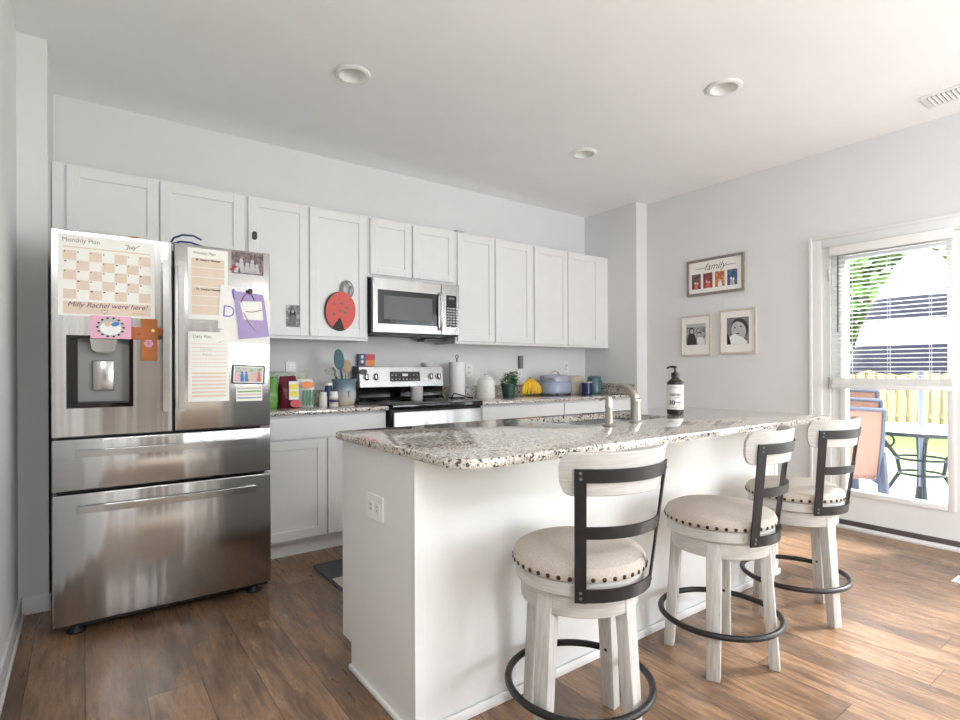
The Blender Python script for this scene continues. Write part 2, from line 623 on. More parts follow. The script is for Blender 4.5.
def rrect(x0, y0, x1, y1, r, n=6):
    """rounded rectangle outline; r may be 4 radii: (x0y0, x1y0, x1y1, x0y1)"""
    rs = r if isinstance(r, (tuple, list)) else (r,) * 4
    pts = []
    for (cx, cy, rr, a0) in ((x0 + rs[0], y0 + rs[0], rs[0], 180), (x1 - rs[1], y0 + rs[1], rs[1], 270),
                             (x1 - rs[2], y1 - rs[2], rs[2], 0), (x0 + rs[3], y1 - rs[3], rs[3], 90)):
        if rr < 1e-5:
            pts.append((cx, cy)); continue
        for i in range(n + 1):
            a = R(a0 + 90 * i / n)
            pts.append((cx + rr * math.cos(a), cy + rr * math.sin(a)))
    return pts
def ellipse(cx, cy, rx, ry, n=28, rot=0.0):
    c, s_ = math.cos(rot), math.sin(rot)
    out = []
    for i in range(n):
        t = 2 * math.pi * i / n
        x, y = rx * math.cos(t), ry * math.sin(t)
        out.append((cx + x * c - y * s_, cy + x * s_ + y * c))
    return out
def rot2(pts, cx, cy, deg):
    c, s_ = math.cos(R(deg)), math.sin(R(deg))
    return [(cx + (x - cx) * c - (y - cy) * s_, cy + (x - cx) * s_ + (y - cy) * c) for x, y in pts]

# ------------------------------------------------------------------ room shell
HC = 2.77           # ceiling
XL, XR, YB, YF = -.255, 4.457, 4.0, -3.45
def st(name, mb, mat, parent=None, **k):
    return mb.build(name, mat, parent, kind=None if parent else 'structure', **k)
st('floor', MB().box(XL - .1, YF - .1, -.06, XR + .07, YB + .1, 0), 'floor')
st('ceiling', MB().box(XL - .1, YF - .1, HC, XR + .13, YB + .1, HC + .1), 'ceiling')
st('wall_back', MB().box(XL - .1, YB, 0, XR + .13, YB + .1, HC), 'wall')
w = MB()
w.box(XL - .1, YF - .1, 0, XL, -3.05, HC).box(XL - .1, -1.15, 0, XL, YB, HC).box(XL - .1, -3.05, 0, XL, -1.15, .4).box(XL - .1, -3.05, 2.35, XL, -1.15, HC)
st('wall_left', w, 'wall')
st('wall_alcove', MB().box(XL, 3.37, 0, -.140, YB, HC), 'wall')
st('wall_chase', MB().box(4.30, 3.333, 0, XR, YB, HC), 'wall')
DY0, DY1, DZ = .745, 1.75, 2.065       # door opening
w = MB()
X1 = XR + .13
w.box(XR, DY1, 0, X1, YB, HC).box(XR, DY0, DZ, X1, DY1, HC).box(XR, .45, 0, X1, DY0, HC)
w.box(XR, -1.9, 0, X1, .45, .12).box(XR, -1.9, 2.1, X1, .45, HC).box(XR, YF - .1, 0, X1, -1.9, HC)
st('wall_right', w, 'wall')
w = MB()
w.box(XL, YF - .1, 0, 2.1, YF, HC).box(4.25, YF - .1, 0, XR, YF, HC).box(2.1, YF - .1, 0, 4.25, YF, .3).box(2.1, YF - .1, 2.4, 4.25, YF, HC)
st('wall_front', w, 'rear_dim')
# unseen door and trim, added for streaks in the refrigerator's reflection
dd2 = st('door_added', MB().box(.30, YF + .002, .01, 1.12, YF + .04, 2.04, .004, 1), 'walnut')
for (x0, x1, z0, z1) in ((.40, .67, .18, .95), (.75, 1.02, .18, .95), (.40, .67, 1.08, 1.92), (.75, 1.02, 1.08, 1.92)):
    MB().box(x0, YF + .0402, z0, x1, YF + .048, z1, .004, 1).build('panel', 'walnut', dd2)
MB().lathe([(0, 0), (.026, 0), (.012, .01), (.012, .03), (.028, .045), (.02, .06), (0, .062)], 20, mat=Matrix.Translation((1.06, YF + .04, 1.0)) @ Matrix.Rotation(R(-90), 4, 'X')).build('handle', 'nickel', dd2)
st('trim_added', MB().box(.21, YF + .001, 0, .295, YF + .02, 2.14).box(1.125, YF + .001, 0, 1.21, YF + .02, 2.14).box(.295, YF + .001, 2.05, 1.125, YF + .02, 2.14), 'trim')

def window(name, facing, a0, a1, z0, z1, c, mull):
    f, g = MB(), MB()
    def bx(mb, p0, p1, q0, q1, d0, d1):
        if facing == 'y':
            mb.box(p0, c + d0, q0, p1, c + d1, q1)
        else:
            mb.box(c + d0, p0, q0, c + d1, p1, q1)
    t = .05
    bx(f, a0, a1, z0, z0 + t, -.03, .03); bx(f, a0, a1, z1 - t, z1, -.03, .03)
    bx(f, a0, a0 + t, z0, z1, -.03, .03); bx(f, a1 - t, a1, z0, z1, -.03, .03)
    for m_ in mull:
        bx(f, m_ - .03, m_ + .03, z0, z1, -.03, .03)
    bx(f, a0, a1, (z0 + z1) / 2 - .02, (z0 + z1) / 2 + .02, -.02, .02)
    o = st(name, f, 'trim')
    bx(g, a0 + .02, a1 - .02, z0 + .02, z1 - .02, -.003, .003)
    g.build('pane', 'glass', o)
window('window_1', 'y', 2.1, 4.25, .3, 2.4, YF - .06, (3.175,))  # unseen, added for light and refrigerator reflections
window('window_2', 'x', -1.9, .45, .12, 2.1, XR + .08, (-.72,))
window('window_3', 'x', -3.05, -1.15, .4, 2.35, XL - .06, (-2.1,))  # unseen, added to light the room from the left

def baseboard(name, x0, y0, x1, y1):
    """box footprint given, with a small stepped cap"""
    st(name, MB().box(x0, y0, 0, x1, y1, .085, .004), 'trim')
baseboard('baseboard_left', XL, YF, XL + .014, 3.37)
baseboard('baseboard_alcove', XL + .014, 3.356, -.133, 3.37)
baseboard('baseboard_right', XR - .014, 1.86, XR, 3.333)
baseboard('baseboard_door', XR - .014, YF, XR, .64)
baseboard('baseboard_chase', 4.30, 3.319, XR - .014, 3.333)
baseboard('baseboard_front', 1.215, YF, XR - .014, YF + .014)
st('trim_4', MB().box(XL + .014, YF + .02, 0, XL + .026, 3.34, .018, .005), 'trim')

# door casing
w = MB()
for (y0, y1, z0, z1) in ((1.768, 1.852, 0, 2.134), (.643, .727, 0, 2.134), (.727, 1.768, 2.05, 2.134)):
    w.box(XR - .018, y0, z0, XR, y1, z1, .004)
w.box(XR - .026, 1.830, 0, XR - .016, 1.852, 2.134, .003).box(XR - .026, .643, 0, XR - .016, .665, 2.134, .003).box(XR - .026, .665, 2.112, XR - .016, 1.830, 2.134, .003)
st('trim_1', w, 'trim')
w = MB()     # jamb
w.box(XR - .004, 1.715, 0, X1, 1.768, 2.05).box(XR - .004, .727, 0, X1, .775, 2.05).box(XR - .004, .775, 2.035, X1, 1.715, 2.05)
st('trim_2', w, 'trim')
st('trim_3', MB().box(XR - .035, .775, 0, X1 + .02, 1.715, .022, .004), 'trim')

# glazed door
GX = XR + .02
d = MB()
gy0, gy1, gz0, gz1 = 1.03, 1.635, .262, 1.965
sy0, sy1 = .78, 1.712
d.box(GX, gy1, .045, GX + .045, sy1, 2.03).box(GX, sy0, .045, GX + .045, gy0, 2.03)
d.box(GX, gy0, .045, GX + .045, gy1, gz0).box(GX, gy0, gz1, GX + .045, gy1, 2.03)
door = st('door_1', d, 'trim')
g = MB()
for (y0, y1, z0, z1) in ((gy0 - .022, gy0 + .016, gz0 - .022, gz1 + .022), (gy1 - .016, gy1 + .022, gz0 - .022, gz1 + .022),
                         (gy0 + .016, gy1 - .016, gz0 - .022, gz0 + .016), (gy0 + .016, gy1 - .016, gz1 - .016, gz1 + .022)):
    g.box(GX - .012, y0, z0, GX + .057, y1, z1, .004)
g.build('glass_frame', 'trim', door)
MB().box(GX + .018, gy0 + .01, gz0 + .01, GX + .026, gy1 - .01, gz1 - .01).build('pane', 'glass', door)
MB().box(GX - .006, sy0, .022, GX + .05, sy1, .058, .003).build('door_sweep', 'bronze', door)
g = MB()
for zc in (.25, 1.05, 1.85):
    g.lathe([(.007, -.045), (.007, .045)], 10, (XR - .006, 1.722, zc))
g.build('hinge', 'nickel', door)

# blind on the door
bl = thing('window_blind', 'white horizontal slat blind lowered halfway over the glazed door', 'blind', (XR - .03, 1.345, 2.03))
MB().box(XR - .058, 1.005, 1.985, XR - .004, 1.685, 2.035, .004).build('headrail', 'white', bl)
MB().box(XR - .066, .995, 1.975, XR - .059, 1.695, 2.04, .002).build('valance', 'white', bl)
s_ = MB()
zz = 1.965
while zz > 1.10:
    m_ = Matrix.Translation((XR - .031, 1.345, zz)) @ Matrix.Rotation(R(4), 4, 'Y')
    s_.box(-.019, -.335, -.0012, .019, .335, .0012, mat=m_)
    zz -= .0295
s_.build('slats', 'white', bl)
s_ = MB()
for k in range(9):
    s_.box(XR - .052, 1.008, 1.045 + k * .0052, XR - .010, 1.682, 1.049 + k * .0052)
s_.build('slat_stack', 'white', bl)
MB().box(XR - .058, 1.005, 1.012, XR - .005, 1.690, 1.044, .006).build('bottom_rail', 'white', bl)
for yy in (1.12, 1.345, 1.57):
    s_ = MB().tube([(XR - .054, yy, 1.99), (XR - .054, yy, 1.03)], .0011, 6).tube([(XR - .008, yy, 1.99), (XR - .008, yy, 1.03)], .0011, 6)
    s_.build('ladder_cord', 'white', bl)
MB().tube([(XR - .07, 1.638, 1.97), (XR - .071, 1.640, 1.42)], .004, 8).build('tilt_wand', 'darkgrey', bl)

# ------------------------------------------------------------------ ceiling fixtures
def can_light(label, x, y):
    t = thing('recessed_ceiling_light', label, 'ceiling light', (x, y, HC), 'recessed ceiling lights')
    MB().lathe([(.096, 0), (.096, -.005), (.088, -.009), (.070, -.009), (.066, -.002), (.066, 0)], 40, (x, y, HC), cap=False).build('trim_ring', 'trim', t)
    MB().lathe([(.066, -.003), (.062, -.0025), (.030, -.0012), (0, -.001)], 40, (x, y, HC), cap=False).build('lens', 'lightgrey', t)
    return t
# the ceiling is solid: the can is a shallow lit-well seen as a ring with a recessed cone
def can_cut(label, x, y):
    t = thing('recessed_ceiling_light', label, 'ceiling light', (x, y, HC), 'recessed ceiling lights')
    MB().lathe([(.097, -.0005), (.097, -.005), (.090, -.011), (.074, -.013), (.069, -.008)], 48, (x, y, HC), cap=False).build('trim_ring', 'trim', t)
    MB().lathe([(.0695, -.0085), (.060, .035), (.052, .060)], 48, (x, y, HC), cap=False).build('baffle', 'white', t)
    MB().lathe([(.053, .060), (.0, .060)], 48, (x, y, HC), cap=False).build('bulb_lens', 'white', t)
def ceiling_holes(holes):
    ce = bpy.data.objects['ceiling']
    me = ce.data
    bm = bmesh.new()
    # bottom sheet with round holes, plus an upper slab well clear of the cans
    x0, y0, x1, y1 = XL - .1, YF - .1, XR + .13, YB + .1
    outer = [bm.verts.new(p) for p in ((x0, y0, HC), (x1, y0, HC), (x1, y1, HC), (x0, y1, HC))]
    es = [bm.edges.new((outer[i], outer[(i + 1) % 4])) for i in range(4)]
    for (hx, hy) in holes:
        vs_ = [bm.verts.new((hx + .069 * math.cos(2 * math.pi * k / 40), hy + .069 * math.sin(2 * math.pi * k / 40), HC)) for k in range(40)]
        es += [bm.edges.new((vs_[i], vs_[(i + 1) % 40])) for i in range(40)]
    bmesh.ops.triangle_fill(bm, use_beauty=True, use_dissolve=False, edges=es)
    up = [bm.verts.new((v.co.x, v.co.y, HC + .15)) for v in outer]
    bm.faces.new(up)
    for i in range(4):
        bm.faces.new((outer[i], outer[(i + 1) % 4], up[(i + 1) % 4], up[i]))
    bmesh.ops.recalc_face_normals(bm, faces=bm.faces[:])
    bm.to_mesh(me)
    bm.free()
CANS = ((1.187, 2.789), (2.961, 1.682), (3.014, 2.807))
ceiling_holes(CANS)
can_cut('round recessed ceiling light above the refrigerator side of the kitchen', *CANS[0])
can_cut('round recessed ceiling light above the bar stools, nearest the air vent', *CANS[1])
can_cut('recessed ceiling light above the wall cabinets over the slow cooker', *CANS[2])

v = thing('ceiling_air_vent', 'white rectangular air vent on the ceiling near the patio door', 'vent', (4.12, .86, HC))
def vent_frame(x0, y0, x1, y1, z0, z1, b):
    return MB().box(x0, y0, z0, x1, y0 + b, z1).box(x0, y1 - b, z0, x1, y1, z1).box(x0, y0 + b, z0, x0 + b, y1 - b, z1).box(x1 - b, y0 + b, z0, x1, y1 - b, z1)
vent_frame(4.02, .68, 4.23, 1.07, HC - .008, HC - .0005, .028).build('frame', 'trim', v)
MB().box(4.045, .70, HC - .002, 4.205, 1.045, HC - .0008).build('duct_opening', 'midgrey', v)
s_ = MB()
for k in range(15):
    yk = .718 + k * .0222
    m_ = Matrix.Translation((4.125, yk, HC - .009)) @ Matrix.Rotation(R(-32), 4, 'X')
    s_.box(-.077, -.008, -.001, .077, .008, .001, mat=m_)
s_.build('louvres', 'trim', v)

v = thing('floor_register', 'white metal floor register in front of the patio door', 'floor vent', (3.86, .72, 0))
vent_frame(3.795, .57, 3.925, .875, .0005, .006, .016).build('frame', 'trim', v)
MB().box(3.81, .585, .0005, 3.91, .86, .002).build('duct_opening', 'darkgrey', v)
s_ = MB()
for k in range(17):
    s_.box(3.812, .592 + k * .016, .002, 3.908, .598 + k * .016, .005)
s_.build('louvres', 'trim', v)

# two unseen disc lamps added behind the camera to brighten the kitchen
def fill_lamp(label, x, y, watts):
    t = thing('fill_ceiling_lamp', label, 'fill lamp', (x, y, HC), 'added fill lamps behind the camera')
    MB().lathe([(0, HC - .03), (.27, HC - .03), (.29, HC - .02), (.29, HC - .001), (0, HC - .001)], 40, (x, y, 0)).build('housing', 'trim', t)
    d = bpy.data.lights.new('fill_lamp_disc', 'AREA')
    d.energy = watts
    d.shape = 'DISK'
    d.size = .52
    d.color = (.97, .985, 1)
    o = bpy.data.objects.new('fill_lamp_disc', d)
    C.objects.link(o)
    o.location = (0, 0, -.034)
    o.parent = t
fill_lamp('added fill lamp on the ceiling behind the viewer, refrigerator side', .10, -1.7, 44)
fill_lamp('added fill lamp on the ceiling behind the viewer, door side', 2.7, -1.0, 6)

# ------------------------------------------------------------------ cabinets
def shaker(mb, x0, x1, z0, z1, y, fw=.058, t=.02, rec=.009):
    """door front face at y (towards -y)"""
    b = .0015
    mb.box(x0, y, z0, x0 + fw, y + t, z1, b, 1).box(x1 - fw, y, z0, x1, y + t, z1, b, 1)
    mb.box(x0 + fw, y, z0, x1 - fw, y + t, z0 + fw, b, 1).box(x0 + fw, y, z1 - fw, x1 - fw, y + t, z1, b, 1)
    mb.box(x0 + fw - .003, y + rec, z0 + fw - .003, x1 - fw + .003, y + t - .002, z1 - fw + .003)
    return mb
def upper(label, x0, x1, z0, z1, doors, dz0=None):
    t = thing('wall_cabinet', label, 'cabinet', ((x0 + x1) / 2, 3.84, z0), 'white wall cabinets')
    MB().box(x0, 3.685, z0, x1, YB - .001, z1, .001, 1).build('cabinet_body', 'cab', t)
    for (a, b) in doors:
        shaker(MB(), a, b, (dz0 if dz0 is not None else z0) + .020, z1 - .012, 3.665).build('door', 'cab', t)
    return t
ZT, ZB = 2.283, 1.372
upper('white wall cabinet with two doors directly above the refrigerator', -.136, .835, 1.86, ZT, ((-.073, .356), (.364, .818)))
upper('white wall cabinet between refrigerator and microwave, ladybug decoration on a door', .836, 1.674, ZB, ZT, ((.850, 1.235), (1.245, 1.660)))
upper('short white wall cabinet mounted above the microwave', 1.675, 2.440, 1.842, ZT, ((1.690, 2.030), (2.042, 2.425)))
upper('white wall cabinet right of the microwave, above the paper towel roll', 2.441, 3.272, ZB, ZT, ((2.455, 2.832), (2.844, 3.256)))
upper('white wall cabinet at the far right end, above the slow cooker', 3.273, 4.298, ZB, ZT, ((3.290, 3.704), (3.716, 4.150)))

def base(label, x0, x1, drawers, doors):
    t = thing('base_cabinet', label, 'cabinet', ((x0 + x1) / 2, 3.7, 0), 'white base cabinets')
    MB().box(x0, 3.39, .1, x1, YB - .001, .883).build('cabinet_body', 'cab', t)
    MB().box(x0, 3.45, 0, x1, 3.47, .1).build('toe_kick', 'trim', t)
    for (a, b) in drawers:
        MB().box(a, 3.37, .738, b, 3.39, .868, .002, 1).build('drawer', 'cab', t)
    for (a, b) in doors:
        shaker(MB(), a, b, .118, .728, 3.37).build('door', 'cab', t)
    return t
base('white base cabinet between the refrigerator and the range', .83, 1.672, ((.842, 1.662),), ((.842, 1.247), (1.257, 1.662)))
base('white base cabinet just right of the range', 2.452, 3.36, ((2.462, 3.350),), ((2.462, 2.90), (2.91, 3.350)))
base('white base cabinet in the corner right of the bananas', 3.361, 4.298, ((3.372, 4.20),), ((3.372, 3.78), (3.79, 4.20)))

def counter(label, x0, x1, side=False):
    t = thing('granite_countertop', label, 'countertop', ((x0 + x1) / 2, 3.67, .884))
    MB().box(x0, 3.345, .884, x1, YB - .001, .914, .009, 3).build('slab', 'granite', t)
    m_ = MB().box(x0, 3.979, .9145, x1, YB - .001, 1.016, .003, 1)
    m_.build('backsplash', 'granite', t)
    if side:
        MB().box(4.279, 3.345, .9145, 4.299, 3.978, 1.016, .003, 1).build('side_splash', 'granite', t)
    return t
counter('speckled granite countertop between refrigerator and range', .832, 1.678)
counter('speckled granite countertop running from the range to the chase wall', 2.447, 4.299, True)

# ------------------------------------------------------------------ refrigerator
FY = 2.962
fr = thing('refrigerator', 'stainless steel french-door refrigerator covered in papers and photos', 'refrigerator', (.34, 3.35, 0))
MB().box(-.102, 3.045, .045, .785, 3.80, 1.752, .004, 1).build('case', 'greyplastic', fr)
def rdoor(mb, x0, z0, x1, z1, hole=None):
    y0, y1 = FY, 3.038
    if not hole:
        mb.box(x0, y0, z0, x1, y1, z1, .007, 3)
        return mb
    hx0, hz0, hx1, hz1 = hole
    # slab with a real recess: front ring by filled outline, sides swept back
    bm = mb.bm
    r = .007
    outer = rrect(x0, z0, x1, z1, .004, 3)
    inner = [(hx0, hz0), (hx1, hz0), (hx1, hz1), (hx0, hz1)]
    vo = [bm.verts.new((a, y0 + .003, b)) for a, b in outer]
    cx, cz = (x0 + x1) / 2, (z0 + z1) / 2
    vf = [bm.verts.new((a - .003 * (1 if a > cx else -1), y0, b - .003 * (1 if b > cz else -1))) for a, b in outer]
    vb = [bm.verts.new((a, y1, b)) for a, b in outer]
    vi = [bm.verts.new((a, y0, b)) for a, b in inner]
    vj = [bm.verts.new((a, y1 - .002, b)) for a, b in inner]
    n = len(outer)
    es = []
    for i in range(n):
        j = (i + 1) % n
        bm.faces.new((vo[i], vo[j], vb[j], vb[i]))
        bm.faces.new((vf[i], vf[j], vo[j], vo[i]))
        es.append(bm.edges.get((vf[i], vf[j])))
    for i in range(4):
        j = (i + 1) % 4
        bm.faces.new((vi[i], vi[j], vj[j], vj[i]))
        es.append(bm.edges.get((vi[i], vi[j])))
    bmesh.ops.triangle_fill(bm, use_beauty=True, use_dissolve=False, edges=es)
    bm.faces.new(vb)
    return mb
def bar_handle(x0, z0, x1, z1, vertical):
    mb = MB()
    n = 16
    if vertical:
        pts = [(t, FY - .045 - .012 * math.sin(math.pi * t)) for t in [i / n for i in range(n + 1)]]
        for k in range(n):
            za, zb = z0 + (z1 - z0) * pts[k][0], z0 + (z1 - z0) * pts[k + 1][0]
            a = [(x0, pts[k][1], za), (x1, pts[k][1], za), (x1, pts[k][1] + .016, za), (x0, pts[k][1] + .016, za)]
            b = [(x0, pts[k + 1][1], zb), (x1, pts[k + 1][1], zb), (x1, pts[k + 1][1] + .016, zb), (x0, pts[k + 1][1] + .016, zb)]
            if k == 0:
                va = [mb.bm.verts.new(p) for p in a]
                mb.bm.faces.new(va)
            vb = [mb.bm.verts.new(p) for p in b]
            for i in range(4):
                mb.bm.faces.new((va[i], va[(i + 1) % 4], vb[(i + 1) % 4], vb[i]))
            va = vb
        mb.bm.faces.new(va)
        mb.box(x0 + .002, FY - .032, z0 + .01, x1 - .002, FY + .001, z0 + .05, .003, 1).box(x0 + .002, FY - .032, z1 - .05, x1 - .002, FY + .001, z1 - .01, .003, 1)
    else:
        va = None
        for k in range(n + 1):
            t = k / n
            y = FY - .040 - .022 * math.sin(math.pi * t)
            x = x0 + (x1 - x0) * t
            c = [(x, y, z0), (x, y, z1), (x, y + .016, z1), (x, y + .016, z0)]
            vb = [mb.bm.verts.new(p) for p in c]
            if va is None:
                mb.bm.faces.new(vb)
            else:
                for i in range(4):
                    mb.bm.faces.new((va[i], va[(i + 1) % 4], vb[(i + 1) % 4], vb[i]))
            va = vb
        mb.bm.faces.new(va)
        mb.box(x0, FY - .028, z0 + .002, x0 + .035, FY + .001, z1 - .002, .003, 1).box(x1 - .035, FY - .028, z0 + .002, x1, FY + .001, z1 - .002, .003, 1)
    return mb
HOLE = (-.056, 1.003, .178, 1.312)
dl = rdoor(MB(), -.114, .872, .341, 1.775, HOLE).build('door', 'steel', fr)
dr = rdoor(MB(), .350, .872, .794, 1.775).build('door', 'steel', fr)
bar_handle(.299, .968, .325, 1.680, True).build('handle', 'steelbright', dl)
bar_handle(.362, .968, .388, 1.680, True).build('handle', 'steelbright', dr)
# dispenser
h0, hz0, h1, hz1 = HOLE
ds = thing_part = MB().box(h0, 3.024, hz0, h1, 3.034, hz1)
ds = ds.build('dispenser', 'dispenser', fr)
f_ = MB()
f_.box(h0 - .006, FY - .003, hz0 - .006, h0 + .010, FY + .06, hz1 + .006).box(h1 - .010, FY - .003, hz0 - .006, h1 + .006, FY + .06, hz1 + .006)
f_.box(h0 + .010, FY - .003, hz0 - .006, h1 - .010, FY + .06, hz0 + .012).box(h0 + .010, FY - .003, hz1 - .008, h1 - .010, FY + .06, hz1 + .006)
f_.build('surround', 'glassblack', ds)
MB().box(h0 + .010, 3.0, hz0 + .012, h0 + .034, 3.024, hz1 - .008).build('control_strip', 'glassblack', ds)
MB().prism([(.022, hz1 - .008), (.122, hz1 - .008), (.116, hz1 - .055), (.098, hz1 - .068), (.046, hz1 - .068), (.028, hz1 - .055)], FY + .004, 3.02, 'y').build('spout', 'steelbright', ds)
MB().box(.032, 3.000, 1.072, .112, 3.012, 1.208, .006, 2).build('paddle', 'steelbright', ds)
MB().box(h0 + .034, FY + .002, hz0 + .012, h1 - .010, 3.024, hz0 + .020).build('drip_tray', 'black', ds)
for (z0, z1, hz) in ((.634, .862, .800), (.050, .622, .556)):
    dw = MB().box(-.114, FY, z0, .794, 3.038, z1, .007, 3).build('drawer', 'steel', fr)
    bar_handle(-.030, hz - .015, .712, hz + .015, False).build('handle', 'steelbright', dw)
MB().box(-.105, 3.0, .028, .785, 3.03, .052).build('toe_grille', 'black', fr)
for (x, y) in ((-.03, 3.02), (.72, 3.02), (-.03, 3.7), (.72, 3.7)):
    MB().lathe([(.035, 0), (.038, .008), (.03, .02), (.015, .045)], 16, (x, y, 0)).build('foot', 'black', fr)
MB().box(-.09, 3.04, 1.752, .03, 3.12, 1.775, .004, 1).build('hinge_cover', 'greyplastic', fr)
MB().box(.66, 3.04, 1.752, .78, 3.12, 1.775, .004, 1).build('hinge_cover', 'greyplastic', fr)
MB().box(.742, FY + .004, .8625, .792, FY + .03, .8715).build('hinge_bracket', 'chrome', fr)

# papers and magnets on the refrigerator ------------------------------------------------
PY = FY - .0006
def sheet(name, label, cat, pts, mat, layer=0, group=None, th=.0008, part='sheet'):
    y1 = PY - layer * .0016
    cx = sum(p[0] for p in pts) / len(pts); cz = min(p[1] for p in pts)
    t = thing(name, label, cat, (cx, y1, cz), group)
    MB().prism(pts, y1 - th, y1, 'y').build(part, mat, t)
    return t, y1 - th
def rect(x0, z0, x1, z1):
    return [(x0, z0), (x1, z0), (x1, z1), (x0, z1)]
def flat(parent, name, y, mat, *polys, th=.0003):
    mb = MB()
    for p in polys:
        mb.prism(p, y - th, y, 'y')
    return mb.build(name, mat, parent)

cal, y = sheet('monthly_planner', 'large cream monthly calendar sheet on the left refrigerator door', 'calendar', rect(-.089, 1.403, .270, 1.757), 'paper', 0)
cells = []
cw, ch_ = .325 / 7, .212 / 5
for r_ in range(5):
    for c_ in range(7):
        if (r_ + c_) % 2 == 0:
            cells.append(rect(-.072 + c_ * cw, 1.688 - (r_ + 1) * ch_, -.072 + (c_ + 1) * cw, 1.688 - r_ * ch_))
flat(cal, 'checker_cells', y, 'tan', *cells)
flat(cal, 'note_panel', y, 'tan', rect(-.072, 1.412, .253, 1.466))
flat(cal, 'header_rule', y, 'tan', rect(-.072, 1.700, .253, 1.706))
text('title_lettering', 'Monthly Plan', .026, (-.008, y - .0004, 1.733), '-y', 'greyink', cal)
text('month_lettering', '"July"', .026, (.178, y - .0004, 1.727), '-y', 'ink', cal, shear=.3)
text('note_lettering', 'Milly Rachel were here!', .031, (.090, y - .0008, 1.452), '-y', 'purpleink', cal, shear=.35)
text('small_note_lettering', 'Love you', .013, (.205, y - .0008, 1.424), '-y', 'orangeink', cal, shear=.3)
def heart(cx, cz, s_, th):
    out, inn = [], []
    for k in range(30):
        t = 2 * math.pi * k / 30
        hx, hz = 16 * math.sin(t) ** 3, 13 * math.cos(t) - 5 * math.cos(2 * t) - 2 * math.cos(3 * t) - math.cos(4 * t)
        out.append(Vector((cx + hx * s_, 0, cz + hz * s_)))
    return out
hp = heart(.075, 1.426, .00075, 0)
for p in hp:
    p.y = y - .001
MB().tube(hp, .0008, 5, closed=True).build('heart_doodle', 'purpleink', cal)
nums = MB()
for r_ in range(5):
    for c_ in range(7):
        if random.random() < .7:
            x = -.068 + c_ * cw; z = 1.684 - r_ * ch_
            nums.box(x, y - .0007, z - .005, x + random.choice((.004, .008)), y - .0002, z)
nums.build('date_numbers', 'ink', cal)

pc, y = sheet('pink_baby_card', 'pink card with a sleeping baby drawing, above the water dispenser', 'card', rect(.024, 1.306, .177, 1.408), 'pink', 3)
flat(pc, 'wreath', y, 'lightgrey', ellipse(.098, 1.357, .050, .044))
flat(pc, 'blanket', y - .0004, 'white', ellipse(.098, 1.352, .040, .030))
flat(pc, 'face', y - .0008, 'skin', ellipse(.088, 1.372, .013, .012))
flat(pc, 'bonnet', y - .0008, 'blue', ellipse(.116, 1.372, .016, .010, rot=.3))
fl = MB()
for k in range(14):
    a = 2 * math.pi * k / 14
    fl.prism(ellipse(.098 + .049 * math.cos(a), 1.357 + .042 * math.sin(a), .0055, .0045, 8), y - .0012, y - .0006, 'y')
fl.build('leaves', 'darkgrey', pc)

cross = [(.214, 1.208), (.278, 1.208), (.278, 1.306), (.300, 1.306), (.300, 1.362), (.279, 1.362), (.279, 1.402), (.214, 1.402), (.214, 1.362), (.178, 1.362), (.178, 1.306), (.214, 1.306)]
cr, y = sheet('craft_cross', 'orange-brown foam cross decorated with a pink flower', 'craft', cross, 'terracotta', 4, th=.003)
fl = MB()
for k in range(6):
    a = 2 * math.pi * k / 6
    fl.prism(ellipse(.244 + .011 * math.cos(a), 1.288 + .011 * math.sin(a), .008, .008, 10), y - .0012, y, 'y')
fl.build('flower', 'pink', cr)
flat(cr, 'yellow_sticker', y, 'yellow', ellipse(.262, 1.348, .007, .007, 10), th=.001)
flat(cr, 'teal_sticker', y, 'teal', rect(.283, 1.31, .299, 1.325), th=.001)
flat(cr, 'red_sticker', y, 'redgloss', ellipse(.205, 1.33, .006, .006, 10), th=.001)

wk, y = sheet('weekly_planner', 'cream weekly planner sheet at the top of the right refrigerator door', 'planner', rect(.408, 1.412, .588, 1.760), 'paper', 0)
flat(wk, 'day_rows', y, 'tan', *[rect(.424, 1.712 - (k + 1) * .0465 + .003, .572, 1.712 - k * .0465) for k in range(6)])
text('title_lettering', 'Weekly Plan', .020, (.482, y - .0004, 1.737), '-y', 'greyink', wk)
text('row_lettering', 'M  Harper Thomas', .014, (.498, y - .0008, 1.704), '-y', 'ink', wk, weight=.0004)
text('row_lettering', 'Th  Campus Thomas', .013, (.498, y - .0008, 1.560), '-y', 'ink', wk, weight=.0003)
dp, y = sheet('daily_planner', 'pale daily planner sheet below the weekly planner on the refrigerator', 'planner', rect(.408, 1.008, .592, 1.352), 'paper', 0)
flat(dp, 'upper_lines', y, 'tan', *[rect(.424, 1.290 - k * .0185, .578, 1.2935 - k * .0185) for k in range(7)])
flat(dp, 'lower_rows', y, 'tan', *[rect(.424, 1.142 - k * .0185, .578, 1.152 - k * .0185) for k in range(7)])
text('title_lettering', 'Daily Plan', .021, (.470, y - .0004, 1.328), '-y', 'greyink', dp)
text('handwriting', 'Carrots', .017, (.485, y - .0008, 1.266), '-y', 'lightgrey', dp, shear=.3)
text('handwriting', 'Bagels', .017, (.490, y - .0008, 1.240), '-y', 'lightgrey', dp, shear=.3)
MB().tube([(.545, y - .001, 1.300), (.553, y - .001, 1.304), (.566, y - .001, 1.312)], .0008, 5).build('pen_mark', 'ink', dp)

